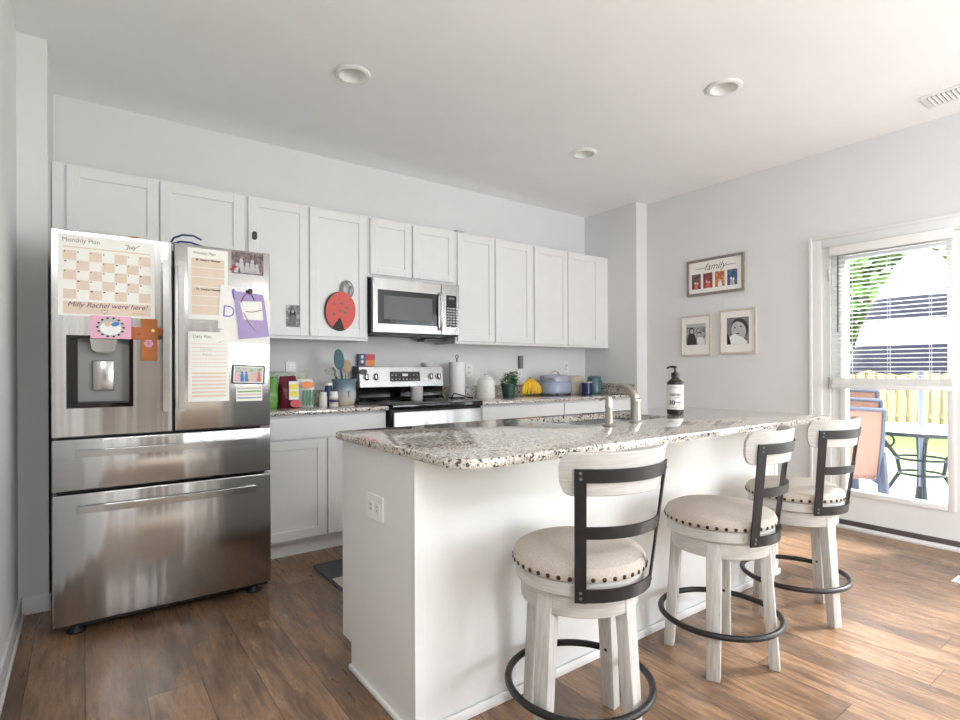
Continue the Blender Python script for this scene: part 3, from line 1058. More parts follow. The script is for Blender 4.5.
ph, y = sheet('family_photo', 'dark snapshot of a group of people at the top right of the refrigerator', 'photo', rect(.606, 1.655, .760, 1.766), 'ph_mauve', 0)
for (x, z, s_) in ((.632, 1.700, 1), (.652, 1.722, 1.1), (.680, 1.705, 1.1), (.705, 1.722, 1), (.728, 1.700, 1)):
    flat(ph, 'figure', y, 'lightgrey', ellipse(x, z, .008 * s_, .010 * s_, 12), [(x - .015, 1.660), (x + .015, 1.660), (x + .010, z - .010), (x - .010, z - .010)])
mg = tag(MB().tube([(.600, PY - .004, 1.672), (.628, PY - .004, 1.690)], .0055, 8).build('red_magnet', 'redgloss'), 'small dark red magnet holding the corner of the group snapshot', 'magnet')

bk, y = sheet('white_paper', 'plain white paper behind the lilac card on the refrigerator', 'paper', [(.555, 1.302), (.790, 1.296), (.796, 1.53), (.70, 1.545), (.56, 1.40)], 'paper', 1)
dd, y = sheet('letter_sheet', 'white sheet with a purple letter D, left of the lilac card', 'paper', [(.540, 1.372), (.665, 1.352), (.672, 1.578), (.553, 1.592)], 'paper', 3)
text('letter', 'D', .085, (.590, y - .0006, 1.455), '-y', 'violet', dd, shear=0, weight=-.001, tilt=-4)
bow = MB().prism(rot2(ellipse(.617, 1.545, .010, .030, 16), .617, 1.545, 10), y - .001, y, 'y').build('purple_mark', 'violet', dd)
pp, y = sheet('lilac_card', 'lilac card folder with a cream tag and strings on the refrigerator', 'card', [(.640, 1.320), (.786, 1.338), (.757, 1.555), (.613, 1.563)], 'purple', 5, th=.003)
flat(pp, 'cream_tag', y, 'paper', [(.662, 1.420), (.756, 1.420), (.748, 1.518), (.640, 1.512)], th=.0012)
s2 = MB().tube([(.645, y - .003, 1.506), (.662, y - .003, 1.540), (.682, y - .003, 1.560), (.700, y - .003, 1.545), (.712, y - .003, 1.52)], .002, 6)
s2.tube([(.668, y - .003, 1.462), (.700, y - .003, 1.460), (.750, y - .003, 1.474)], .0016, 6)
s2.build('red_cord', 'maroon', pp)
MB().tube([(.660, y - .003, 1.455), (.685, y - .004, 1.41), (.712, y - .004, 1.372)], .0022, 6).tube([(.664, y - .003, 1.44), (.690, y - .004, 1.40), (.722, y - .004, 1.362)], .0016, 6).build('twine_tassel', 'beige', pp)
tag(MB().lathe([(.012, 0), (.014, .004), (.012, .012), (0, .014)], 16, mat=Matrix.Translation((.690, PY - .0125, 1.566)) @ Matrix.Rotation(R(90), 4, 'X')).build('round_magnet', 'black'), 'round black magnet pinning the lilac card to the refrigerator', 'magnet')

fm, y = sheet('magnetic_photo_frame', 'small black-edged colour photo frame low on the right refrigerator door', 'photo frame', rot2(rrect(.604, 1.090, .764, 1.188, .006), .684, 1.14, -2.5), 'black', 1, th=.004, part='border')
flat(fm, 'photo', y, 'paper', rot2(rect(.612, 1.097, .756, 1.181), .684, 1.14, -2.5), th=.0004)
flat(fm, 'landscape', y - .0004, 'ph_garden', rot2(rect(.617, 1.102, .751, 1.176), .684, 1.14, -2.5), th=.0003)
for k, mt in enumerate(('pink', 'blue', 'blue', 'skin', 'pink', 'red')):
    x = .632 + k * .0205
    flat(fm, 'figure', y - .0008, mt, [(x - .009, 1.103), (x + .009, 1.103), (x + .006, 1.142), (x - .006, 1.142)], ellipse(x, 1.149, .006, .007, 10))
sd, y = sheet('striped_card', 'small white card with coloured stripes below the framed colour photo', 'card', rect(.625, 1.003, .752, 1.082), 'paper', 0)
for z, mt in ((1.068, 'beige'), (1.052, 'limegreen'), (1.036, 'beige'), (1.020, 'cooker')):
    flat(sd, 'stripe', y, mt, rect(.630, z - .004, .748, z + .004))

# blue-handled strap on top of the refrigerator
tag(MB().tube([(.345, 3.05, 1.786), (.36, 3.05, 1.815), (.40, 3.06, 1.838), (.45, 3.07, 1.842), (.488, 3.08, 1.828)], .005, 8)
    .tube([(.355, 3.05, 1.786), (.39, 3.06, 1.803), (.44, 3.07, 1.806), (.50, 3.09, 1.795), (.515, 3.10, 1.784)], .005, 8).build('curved_tongs', 'navy'),
    'dark blue curved tongs lying on top of the refrigerator', 'tongs')
tag(MB().lathe([(0.0, .0), (.03, .002), (.032, .02), (0, .022)], 14, (.20, 3.07, 1.7755)).build('ribbon_roll', 'redgloss'), 'low red roll on top of the refrigerator above the calendar', 'ribbon')

# ------------------------------------------------------------------ things fixed to the cabinets
CY = 3.665
tz = thing('child_lock', 'small white and black child lock on the cabinet beside the refrigerator', 'lock', (.885, CY, 2.02))
MB().prism(rrect(.856, 1.985, .912, 2.058, .012), CY - .006, CY - .0005, 'y').build('base_plate', 'white', tz)
MB().prism(rrect(.870, 1.997, .900, 2.050, .013), CY - .014, CY - .0061, 'y').build('latch_button', 'black', tz)
sp_ = thing('cabinet_photo', 'black and white portrait print on the cabinet door beside the refrigerator', 'photo', (1.14, CY, 1.43))
YP = CY + .009
MB().prism(rect(1.085, 1.435, 1.178, 1.585), YP - .002, YP - .0006, 'y').build('print', 'ph_grey', sp_)
flat(sp_, 'hair', YP - .002, 'darkgrey', ellipse(1.130, 1.538, .017, .024), [(1.108, 1.47), (1.152, 1.47), (1.148, 1.54), (1.112, 1.54)])
flat(sp_, 'face', YP - .0024, 'lightgrey', ellipse(1.130, 1.542, .009, .013, 14))
flat(sp_, 'dress', YP - .0024, 'midgrey', [(1.108, 1.440), (1.156, 1.440), (1.146, 1.52), (1.116, 1.52)])
lb = thing('ladybug_decoration', 'red paper ladybug with a round photo head on the cabinet door', 'decoration', (1.50, CY, 1.42))
body = [(p[0], p[1]) for p in ellipse(1.478, 1.545, .118, .148, 48)]
MB().prism(ellipse(1.472, 1.543, .118, .148, 40), CY - .004, CY - .001, 'y').build('body', 'darkgrey', lb)
wing = MB()
def wingpoly(sgn):
    pts = [(1.484, 1.69)]
    for k in range(25):
        a = R(90 - sgn * (k * 180 / 24) * .86)
        pts.append((1.484 + .116 * math.cos(a) if True else 0, 1.545 + .147 * math.sin(a)))
    return pts
for sgn in (1, -1):
    wing.prism(rot2(wingpoly(sgn) + [(1.484, 1.50)], 1.484, 1.56, -9), CY - .0075, CY - .0045, 'y')
wing.build('wings', 'red', lb)
for (x, z) in ((1.43, 1.60), (1.485, 1.605), (1.53, 1.575), (1.475, 1.55), (1.515, 1.535), (1.425, 1.52)):
    MB().prism(ellipse(x, z, .011, .012, 12), CY - .009, CY - .0076, 'y').build('spot', 'midgrey', lb)
MB().prism(ellipse(1.532, 1.712, .055, .072, 28), CY - .004, CY - .001, 'y').build('head', 'midgrey', lb)
MB().prism(ellipse(1.538, 1.715, .040, .056, 28), CY - .006, CY - .004, 'y').build('photo_face', 'ph_grey', lb)
lb.location = (1.478, CY, 1.458)
lb.scale = (.93, 1, .93)
sp_.location.z += .012
tag(MB().box(2.48, 3.72, ZT + .0005, 2.56, 3.80, ZT + .03, .004).build('small_box', 'lightgrey'), 'small grey box lying on top of the wall cabinets', 'box')

# ------------------------------------------------------------------ microwave
mw = thing('microwave', 'stainless over-the-range microwave with a black glass door', 'microwave', (2.06, 3.8, 1.425))
mx0, mx1, mz0, mz1, my = 1.680, 2.432, 1.426, 1.832, 3.61
MB().box(mx0, my + .028, mz0, mx1, YB - .002, mz1).build('case', 'black', mw)
xs_ = 2.262
md = MB().box(mx0, my, mz0 + .008, xs_, my + .028, mz1, .003, 1).build('door', 'steelbright', mw)
MB().box(mx0 + .040, my - .002, mz0 + .072, xs_ - .030, my - .0002, mz1 - .085, .0008, 1).build('door_glass', 'glassblack', md)
MB().box(mx0 + .085, my - .0036, mz0 + .105, xs_ - .085, my - .0022, mz1 - .125, .0004, 1).build('window', 'greyplastic', md)
MB().tube([(xs_ - .018, my - .012, mz0 + .045), (xs_ - .018, my - .030, mz0 + .07), (xs_ - .018, my - .036, (mz0 + mz1) / 2), (xs_ - .018, my - .030, mz1 - .10), (xs_ - .018, my - .004, mz1 - .075)], .010, 10).build('handle', 'chrome', md)
mc = MB().box(xs_ + .003, my, mz0 + .008, mx1, my + .028, mz1, .003, 1).build('control_panel', 'steelbright', mw)
MB().box(xs_ + .045, my - .002, mz0 + .072, mx1 - .03, my - .0002, mz1 - .085, .0008, 1).build('keypad', 'glassblack', mc)
MB().box(xs_ + .065, my - .003, mz1 - .118, mx1 - .05, my - .0021, mz1 - .100).build('display', 'midgrey', mc)
b_ = MB()
for r_ in range(7):
    for c_ in range(4):
        x = xs_ + .052 + c_ * .0275; z = mz0 + .085 + r_ * .021
        b_.box(x, my - .003, z, x + .021, my - .0021, z + .013)
b_.build('buttons', 'ph_micro', mc)
s_ = MB()
for k in range(5):
    s_.box(mx0 + .15, my + .045 + k * .012, mz0 - .006, mx1 - .12, my + .051 + k * .012, mz0 - .0005)
s_.box(mx0 + .08, my + .12, mz0 - .008, mx0 + .30, my + .28, mz0 - .0005).box(mx1 - .30, my + .12, mz0 - .008, mx1 - .08, my + .28, mz0 - .0005)
s_.build('grease_filter', 'greyplastic', mw)
MB().box(mx1 - .20, my + .20, mz0 - .034, mx1 + .004, my + .34, mz0 - .009, .004).build('duct_bracket', 'greyplastic', mw)

# ------------------------------------------------------------------ range
rg = thing('range', 'stainless electric range with black glass cooktop and rear control panel', 'stove', (2.06, 3.65, 0))
rx0, rx1, ry = 1.682, 2.442, 3.335
MB().box(rx0, ry + .004, .03, rx1, 3.985, .900).build('oven_body', 'black', rg)
MB().box(rx0, ry - .025, .888, rx1, 3.90, .925, .006, 2).build('cooktop', 'glassblack', rg)
bu = MB()
for (x, y, r_) in ((1.87, 3.50, .105), (2.26, 3.50, .08), (1.87, 3.73, .08), (2.26, 3.73, .105)):
    for q in (r_, r_ * .6):
        bu.lathe([(q, .9252), (q, .9256), (q - .003, .9256), (q - .003, .9252)], 40, (x, y, 0), cap=False)
bu.build('burner_rings', 'midgrey', rg)
od = MB().box(rx0 + .012, ry - .028, .24, rx1 - .004, ry + .003, .872, .005, 2).build('oven_door', 'steelbright', rg)
MB().box(rx0 + .09, ry - .030, .36, rx1 - .08, ry - .0282, .66, .0006, 1).build('oven_window', 'glassblack', od)
hd = MB()
hd.tube([(rx0 + .05, ry - .072, .765), (rx1 - .05, ry - .072, .765)], .014, 14)
for x in (rx0 + .075, rx1 - .075):
    hd.tube([(x, ry - .072, .765), (x, ry - .027, .765)], .010, 10)
hd.build('handle', 'chrome', od)
MB().box(rx0 + .012, ry - .026, .06, rx1 - .004, ry + .003, .232, .005, 2).build('drawer', 'steelbright', rg)
for (x, y) in ((rx0 + .05, 3.40), (rx1 - .05, 3.40), (rx0 + .05, 3.92), (rx1 - .05, 3.92)):
    MB().lathe([(.02, 0), (.02, .03)], 12, (x, y, 0)).build('foot', 'black', rg)
# rear panel, leaning back a little
bp = MB().prism([(3.868, 1.028), (3.888, 1.182), (3.985, 1.186), (3.985, 1.028)], rx0 + .012, rx1 - .002, 'x').build('control_panel', 'steelbright', rg)
MB().prism([(3.850, .926), (3.880, .95), (3.882, 1.0), (3.869, 1.026), (3.985, 1.026), (3.985, .926)], rx0 + .004, rx1 - .004, 'x').build('splash_guard', 'glassblack', rg)
MB().prism([(3.866, 1.026), (3.886, 1.186), (3.987, 1.190), (3.987, 1.026)], rx0, rx0 + .0118, 'x').build('end_cap', 'black', rg)
tlt = Matrix.Rotation(math.atan2(.02, .154), 4, 'X')
def on_panel(x, z):      # matrix: local -y out of the panel
    return Matrix.Translation((x, 3.868 + (z - 1.028) * .02 / .154, z)) @ Matrix.Rotation(-math.atan2(.02, .154), 4, 'X')
MB().box(-.135, -.002, -.040, .135, -.0005, .038, mat=on_panel(2.085, 1.108)).build('display_glass', 'glassblack', bp)
b_ = MB()
for k in range(8):
    b_.box(-.122 + k * .032, -.003, -.026, -.110 + k * .032, -.0022, -.020, mat=on_panel(2.085, 1.108))
for k in (0, 1, 6, 7):
    b_.box(-.122 + k * .032, -.003, .008, -.108 + k * .032, -.0022, .014, mat=on_panel(2.085, 1.108))
b_.build('buttons', 'lightgrey', bp)
MB().box(-.026, -.003, .002, .022, -.0022, .022, mat=on_panel(2.085, 1.108)).build('clock_digits', 'white', bp)
for x in (1.752, 1.832, 2.325, 2.400):
    m_ = on_panel(x, 1.106) @ Matrix.Rotation(R(90), 4, 'X')
    kb = MB().lathe([(.026, .0005), (.026, .004), (.021, .006), (.019, .026), (0, .027)], 24, mat=m_).build('knob', 'steelbright', bp)
    MB().lathe([(.028, .0004), (.028, .0012), (.0262, .0012), (.0262, .0004)], 24, mat=m_, cap=False).build('knob_ring', 'black', kb)
    MB().box(-.004, -.0275, -.020, .004, -.026, .020, mat=on_panel(x, 1.106)).build('knob_mark', 'black', kb)

# ------------------------------------------------------------------ things on the range and the left counter
Z = .9145
def at(prof_pts):
    return prof_pts
cb = thing('boxed_game', 'small blue, red and orange box standing on the range back panel', 'box', (1.74, 3.965, 1.19))
MB().box(1.7200, 3.95, 1.1915, 1.8550, 3.985, 1.285, .001, 1).build('carton', 'navy', cb)
MB().box(1.7770, 3.9488, 1.238, 1.8545, 3.9498, 1.2845).build('red_panel', 'redgloss', cb)
MB().box(1.7770, 3.9488, 1.1925, 1.8545, 3.9498, 1.2375).build('orange_panel', 'orange', cb)
MB().prism(ellipse(1.7490, 1.262, .012, .014, 14), 3.9485, 3.9498, 'y').prism(ellipse(1.7490, 1.225, .012, .014, 14), 3.9485, 3.9498, 'y').build('badge', 'white', cb)
tag(MB().lathe([(0, 0), (.035, 0), (.045, .03), (.043, .032), (.033, .004), (0, .004)], 24, (2.345, 3.962, 1.1885), cap=False).build('small_dish', 'ceramic'), 'small white dish on top of the range back panel', 'dish')
tag(MB().lathe([(0, 0), (.042, 0), (.046, .01), (.047, .105), (.044, .107), (.042, .014), (0, .010)], 28, (2.09, 3.70, .9257), cap=False).build('reflection_placeholder', 'speckle'), 'speckled grey tumbler standing in for a reflection on the black cooktop', 'placeholder')  # solid cup stands in for a reflection in the cooktop glass

ck = thing('utensil_crock', 'blue-to-cream glazed stoneware crock holding kitchen utensils', 'crock', (1.500, 3.70, Z))
MB().lathe([(0, 0), (.062, 0), (.076, .02), (.083, .07), (.079, .125), (.079, .155), (.091, .180), (.087, .182), (.072, .155), (.070, .03), (0, .012)], 36, (1.500, 3.70, Z), cap=False).build('pot', 'crock', ck)
MB().tube([(1.487, 3.618, Z + .10), (1.495, 3.616, Z + .08), (1.503, 3.617, Z + .105), (1.495, 3.616, Z + .06), (1.511, 3.620, Z + .055)], .002, 6).build('brush_motif', 'ink', ck)
def utensil(name, label, mat, pts, r, head):
    t = thing(name, label, 'utensil', pts[0], 'utensils in the crock')
    MB().tube(pts, r, 8).build('handle', mat if isinstance(mat, str) else mat[0], t)
    head.build('head', mat if isinstance(mat, str) else mat[1], t)
def paddle(c, rx, rz, th, lean, yaw=0):
    m_ = Matrix.Translation(c) @ Matrix.Rotation(R(yaw), 4, 'Z') @ Matrix.Rotation(R(lean), 4, 'Y')
    return MB().prism(ellipse(0, 0, rx, rz, 24), -th / 2, th / 2, 'y', mat=m_)
utensil('spatula', 'dark teal silicone spatula standing tallest in the utensil crock', 'teal', [(1.500, 3.70, Z + .05), (1.480, 3.70, Z + .22), (1.470, 3.70, Z + .27)], .009, paddle((1.462, 3.70, Z + .32), .036, .075, .012, -6))
utensil('wooden_spoon', 'pale wooden spoon behind the teal spatula in the crock', 'spoonwood', [(1.510, 3.73, Z + .05), (1.530, 3.745, Z + .20), (1.535, 3.75, Z + .24)], .006, paddle((1.540, 3.752, Z + .275), .034, .046, .014, 5))
utensil('ladle', 'black ladle leaning right out of the utensil crock', 'black', [(1.510, 3.68, Z + .05), (1.545, 3.68, Z + .17), (1.565, 3.68, Z + .21), (1.615, 3.68, Z + .235)], .009, paddle((1.630, 3.68, Z + .232), .035, .020, .016, -8))
utensil('slotted_spoon', 'grey metal slotted spoon leaning left out of the utensil crock', 'pewter', [(1.485, 3.69, Z + .05), (1.440, 3.68, Z + .19), (1.415, 3.675, Z + .215)], .0045, paddle((1.380, 3.67, Z + .232), .036, .020, .006, 22))
utensil('whisk', 'small metal whisk at the left of the utensil crock', 'pewter', [(1.490, 3.71, Z + .05), (1.450, 3.72, Z + .18), (1.440, 3.722, Z + .21)], .005, MB().tube([(1.440, 3.722, Z + .21), (1.415, 3.722, Z + .235), (1.427, 3.722, Z + .265), (1.445, 3.722, Z + .245), (1.441, 3.722, Z + .212)], .002, 6).tube([(1.440, 3.722, Z + .21), (1.430, 3.705, Z + .240), (1.428, 3.722, Z + .265), (1.432, 3.738, Z + .240), (1.440, 3.724, Z + .211)], .002, 6))

def bottle(name, label, x, y, r, h, caph, body, cap):
    t = thing(name, label, 'bottle', (x, y, Z), 'small supplement bottles')
    MB().lathe([(0, 0), (r * .95, 0), (r, .004), (r, h - caph - .012), (r * .85, h - caph - .001), (0, h - caph - .001)], 24, (x, y, Z)).build('container', body, t)
    MB().lathe([(0, h - caph), (r * .9, h - caph), (r * .9, h - .002), (r * .85, h), (0, h)], 24, (x, y, Z)).build('cap', cap, t)
    return t
b1 = bottle('pill_bottle', 'short white pill bottle left of the blue-lidded bottle', 1.318, 3.62, .026, .096, .020, 'white', 'ceramic')
b2 = bottle('pill_bottle', 'tall navy bottle with a white lid behind the pill bottles', 1.372, 3.665, .026, .158, .018, 'navy', 'white')
b3 = bottle('pill_bottle', 'short white pill bottle with a printed label, nearest the crock', 1.378, 3.585, .030, .100, .022, 'white', 'ceramic')
MB().lathe([(.0304, .014), (.0304, .060)], 24, (1.378, 3.585, Z), cap=False).build('label_band', 'beige', b3)
MB().lathe([(.0306, .028), (.0306, .046)], 24, (1.378, 3.585, Z), cap=False).build('label_stripe', 'navy', b3)

def pouch(name, label, cat, x0, x1, y0, y1, h, mats, lean=0, seed=1, bulge=.9):
    """soft plastic bag: pillow-shaped body with a crimped top"""
    rnd = random.Random(seed)
    t = thing(name, label, cat, ((x0 + x1) / 2, (y0 + y1) / 2, Z))
    mb = MB()
    n, mz = 20, 9
    cx, cy, rx, ry_ = (x0 + x1) / 2, (y0 + y1) / 2, (x1 - x0) / 2, (y1 - y0) / 2
    rings = []
    for j in range(mz + 1):
        tt = j / mz
        kx = 1 - .12 * (2 * tt - 1) ** 4
        ky = max(.05, math.sin(math.pi * min(1, .18 + tt * .84)) ** .7) * bulge
        ring = []
        for k in range(n):
            a = 2 * math.pi * k / n
            ca, sa = math.cos(a), math.sin(a)
            px = cx + rx * kx * math.copysign(abs(ca) ** .6, ca) + rnd.uniform(-.003, .003) + lean * tt
            py = cy + ry_ * ky * math.copysign(abs(sa) ** .7, sa) + rnd.uniform(-.004, .004)
            ring.append(mb.bm.verts.new((px, py, Z + .001 + h * tt + (rnd.uniform(-.006, .006) if 0 < j else 0))))
        rings.append(ring)
    for a, b in zip(rings, rings[1:]):
        for k in range(n):
            mb.bm.faces.new((a[k], a[(k + 1) % n], b[(k + 1) % n], b[k]))
    mb.bm.faces.new(rings[0]); mb.bm.faces.new(rings[-1])
    mb.build('wrapper', mats, t)
    return t
pouch('produce_bag', 'green produce bag beside the refrigerator on the left counter', 'bag', .885, 1.015, 3.56, 3.70, .20, 'limegreen', seed=3)
sb = pouch('snack_bag', 'maroon snack bag with yellow label on the left counter', 'bag', 1.022, 1.135, 3.56, 3.68, .205, 'maroon', seed=5)
MB().box(1.066, 3.548, Z + .055, 1.128, 3.551, Z + .175).build('white_label', 'white', sb)
MB().box(1.071, 3.5465, Z + .075, 1.123, 3.5478, Z + .112).build('yellow_block', 'yellow', sb)
MB().box(1.071, 3.5465, Z + .122, 1.123, 3.5478, Z + .158).build('yellow_block', 'yellow', sb)
MB().prism(ellipse(1.108, Z + .030, .034, .024, 16), 3.5455, 3.5495, 'y').build('red_badge', 'redgloss', sb)
sb = pouch('snack_bag', 'green and white striped snack bag with an orange top', 'bag', 1.140, 1.255, 3.58, 3.70, .185, 'white', seed=8)
for k in range(4):
    MB().prism([(1.158 + k * .0215, Z + .012), (1.170 + k * .0215, Z + .012), (1.176 + k * .0215, Z + .115), (1.162 + k * .0215, Z + .115)], 3.5705, 3.5725, 'y').build('green_stripe', 'green', sb)
MB().prism(ellipse(1.195, Z + .150, .046, .022, 18), 3.5715, 3.576, 'y').build('orange_badge', 'orange', sb)
pouch('bread_bag', 'clear bread bag with blue and orange print lying behind the snack bags', 'bag', 1.00, 1.27, 3.74, 3.86, .235, 'ph_garden', seed=11)

# ------------------------------------------------------------------ wall outlets
def outlet(label, x, z, group='wall outlets', switch=False):
    t = thing('wall_outlet', label, 'outlet', (x, YB, z))
    MB().prism(rrect(x - .036, z - .058, x + .036, z + .058, .005), YB - .006, YB - .0005, 'y').build('plate', 'white', t)
    for dz in (-.022, .022):
        rc = MB().prism(rrect(x - .017, z + dz - .015, x + .017, z + dz + .015, .008), YB - .008, YB - .0061, 'y').build('receptacle', 'ceramic', t)
        MB().box(x - .009, YB - .0086, z + dz - .005, x - .006, YB - .0081, z + dz + .006).box(x + .006, YB - .0086, z + dz - .005, x + .009, YB - .0081, z + dz + .006).build('slots', 'darkgrey', rc)
    return t
outlet('white wall outlet above the snack bags on the left counter', 1.215, 1.165)
outlet('white wall outlet half hidden by the paper towel roll', 2.795, 1.155)
outlet('white wall outlet above the herb plant and bananas', 3.382, 1.140)
outlet('white wall outlet above the slow cooker, with a plugged-in cord', 4.010, 1.180)
pl = thing('plug_in_sensor', 'slim grey plug-in device on the wall above the herb plant', 'plug', (3.382, YB, 1.17))
MB().prism(rrect(3.362, 1.168, 3.402, 1.290, .008), YB - .04, YB - .009, 'y').build('case', 'midgrey', pl)
pg = thing('power_cord', 'white power cord running from the outlet down behind the slow cooker', 'cord', (4.03, YB, 1.18))
MB().box(4.0, YB - .035, 1.19, 4.024, YB - .009, 1.216, .004).build('plug', 'white', pg)
MB().tube([(4.012, YB - .035, 1.20), (4.00, 3.955, 1.185), (3.97, 3.965, 1.11), (3.90, 3.965, 1.03), (3.87, 3.955, .95), (3.86, 3.93, .919)], .003, 7).build('cable', 'white', pg)

# ------------------------------------------------------------------ right counter things
pt = thing('paper_towel_holder', 'black wire paper towel holder with a full white roll', 'paper towel', (2.572, 3.86, Z))
PX, PYY = 2.572, 3.86
MB().lathe([(0, 0), (.075, 0), (.075, .010), (0, .010)], 28, (PX, PYY, Z)).build('base', 'blackmetal', pt)
MB().tube([(PX, PYY, Z + .01), (PX, PYY, Z + .345)], .005, 8).tube([(PX + .014 * math.sin(2 * math.pi * k / 14), PYY, Z + .357 - .014 * math.cos(2 * math.pi * k / 14)) for k in range(14)], .003, 6, closed=True).build('rod', 'blackmetal', pt)
MB().lathe([(.02, .016), (.066, .016), (.068, .02), (.068, .305), (.066, .31), (.02, .31)], 36, (PX, PYY, Z), cap=False).build('paper_roll', 'towel', pt)
MB().tube([(PX - .075, PYY - .07, Z + .05), (PX + .02, PYY - .095, Z + .022), (PX + .10, PYY - .09, Z + .006)], .004, 7).tube([(PX + .10, PYY - .09, Z + .005), (PX + .10, PYY - .01, Z + .005)], .004, 7).tube([(PX - .075, PYY - .07, Z + .05), (PX - .06, PYY, Z + .006)], .004, 7).build('tension_arm', 'blackmetal', pt)

cn = thing('ceramic_canister', 'white lidded ceramic canister right of the paper towels', 'canister', (2.80, 3.75, Z))
MB().lathe([(0, 0), (.072, 0), (.078, .01), (.078, .14), (.072, .155), (.066, .158), (0, .158)], 36, (2.80, 3.75, Z)).build('jar', 'ceramic', cn)
MB().lathe([(0, .159), (.068, .159), (.068, .168), (.05, .184), (.014, .19), (.012, .196), (.018, .206), (.012, .214), (0, .215)], 36, (2.80, 3.75, Z)).build('lid', 'ceramic', cn)
wr = MB()
MB().tube([(2.80 - .05 + .026 * math.cos(2 * math.pi * k / 20) + .012, 3.681 + .0 * k, Z + .08 + .03 * math.sin(2 * math.pi * k / 20)) for k in range(20)], .0015, 6, closed=True).build('embossed_emblem', 'lightgrey', cn)

hp_ = thing('potted_herb', 'leafy green herb in a dark green pot beside the bananas', 'plant', (3.055, 3.76, Z))
MB().lathe([(0, 0), (.05, 0), (.068, .105), (.072, .108), (.072, .118), (.064, .118), (.062, .10), (0, .095)], 30, (3.055, 3.76, Z), cap=False).build('pot', 'pot', hp_)
lf, stm = MB(), MB()
def leaf(mb, p, d, L, w, curl=.3):
    d = Vector(d).normalized()
    sd_ = d.cross(Vector((0, 0, 1)))
    if sd_.length < .1:
        sd_ = Vector((1, 0, 0))
    sd_.normalize()
    upv = sd_.cross(d).normalized()
    prof = ((0, .05), (.25, .8), (.55, 1), (.85, .55), (1, .03))
    L_, R_, m_ = [], [], []
    for t, ww in prof:
        c = Vector(p) + d * (L * t) - upv * (curl * L * t * t)
        m_.append(mb.bm.verts.new(c - upv * (w * .12 * ww)))
        L_.append(mb.bm.verts.new(c + sd_ * (w * .5 * ww)))
        R_.append(mb.bm.verts.new(c - sd_ * (w * .5 * ww)))
    for i in range(len(prof) - 1):
        mb.bm.faces.new((m_[i], m_[i + 1], L_[i + 1], L_[i]))
        mb.bm.faces.new((R_[i], R_[i + 1], m_[i + 1], m_[i]))
rn = random.Random(4)
for k in range(26):
    a = rn.uniform(0, 6.28)
    rr = rn.uniform(.01, .085)
    top = Vector((3.055 + rr * math.cos(a), 3.76 + rr * math.sin(a), Z + .15 + rn.uniform(0, .085) - rr * .3))
    stm.tube([(3.055 + .3 * rr * math.cos(a), 3.76 + .3 * rr * math.sin(a), Z + .097), top], .0015, 5)
    for q in range(6):
        b_a = a + rn.uniform(-2.4, 2.4)
        leaf(lf, top + Vector((0, 0, rn.uniform(-.03, .012))), (math.cos(b_a), math.sin(b_a), rn.uniform(-.1, .8)), rn.uniform(.03, .05), rn.uniform(.02, .032))
stm.build('stems', 'leaf', hp_)
lf.build('leaves', 'leaf', hp_)

bn = thing('banana_bunch', 'bunch of ripe yellow bananas between the herb and the slow cooker', 'bananas', (3.335, 3.74, Z))
CB = Vector((3.335, 3.79, Z + .150))
for k in range(7):
    a = (k - 3.6) * .36
    out = Vector((math.sin(a), -.55 + .08 * abs(k - 3), 0))
    pts, rs = [], []
    for j in range(11):
        t = j / 10
        rad = .125 * math.sin(t * 1.9)
        p = CB + out * rad * .95 + Vector((0, 0, -.131 * t ** 1.25))
        p.y = min(p.y, 3.83)
        pts.append(p)
        rs.append(.005 + .0140 * math.sin(math.pi * min(1, .1 + t * .84)) ** .6 if t < .97 else .007)
    MB().tube(pts, rs, 9).build('banana', 'banana', bn)
MB().tube([CB + Vector((0, 0, -.012)), CB + Vector((.004, .002, .022))], [.016, .010], 9).build('stem', 'bananatip', bn)

sk = thing('slow_cooker', 'slate blue slow cooker with a lid and side handles', 'slow cooker', (3.645, 3.77, Z))
def oval(prof, c, sx, sy, segs=44):
    return MB().lathe([(r_, z_) for r_, z_ in prof], segs, mat=Matrix.Translation(c) @ Matrix.Diagonal((sx, sy, 1, 1)), cap=False)
oval([(0, .016), (.165, .016), (.178, .03), (.180, .115), (.172, .128), (.0, .128)], (3.635, 3.77, Z), 1.0, .80).build('cooker_body', 'cooker', sk)
oval([(.0, .129), (.155, .129), (.157, .175), (.150, .185), (.06, .198), (0, .2)], (3.635, 3.77, Z), 1.0, .80).build('lid', 'lidgrey', sk)
MB().tube([(3.575, 3.77, Z + .192), (3.59, 3.77, Z + .215), (3.635, 3.77, Z + .228), (3.68, 3.77, Z + .215), (3.695, 3.77, Z + .192)], .006, 8).build('lid_handle', 'chrome', sk)
for (dx, dy) in ((-.11, -.08), (.11, -.08), (-.11, .08), (.11, .08)):
    MB().lathe([(.016, 0), (.016, .017)], 12, (3.635 + dx, 3.77 + dy, Z)).build('foot', 'black', sk)
MB().box(3.475, 3.62, Z + .15, 3.515, 3.70, Z + .165, .004).build('side_handle', 'cooker', sk)

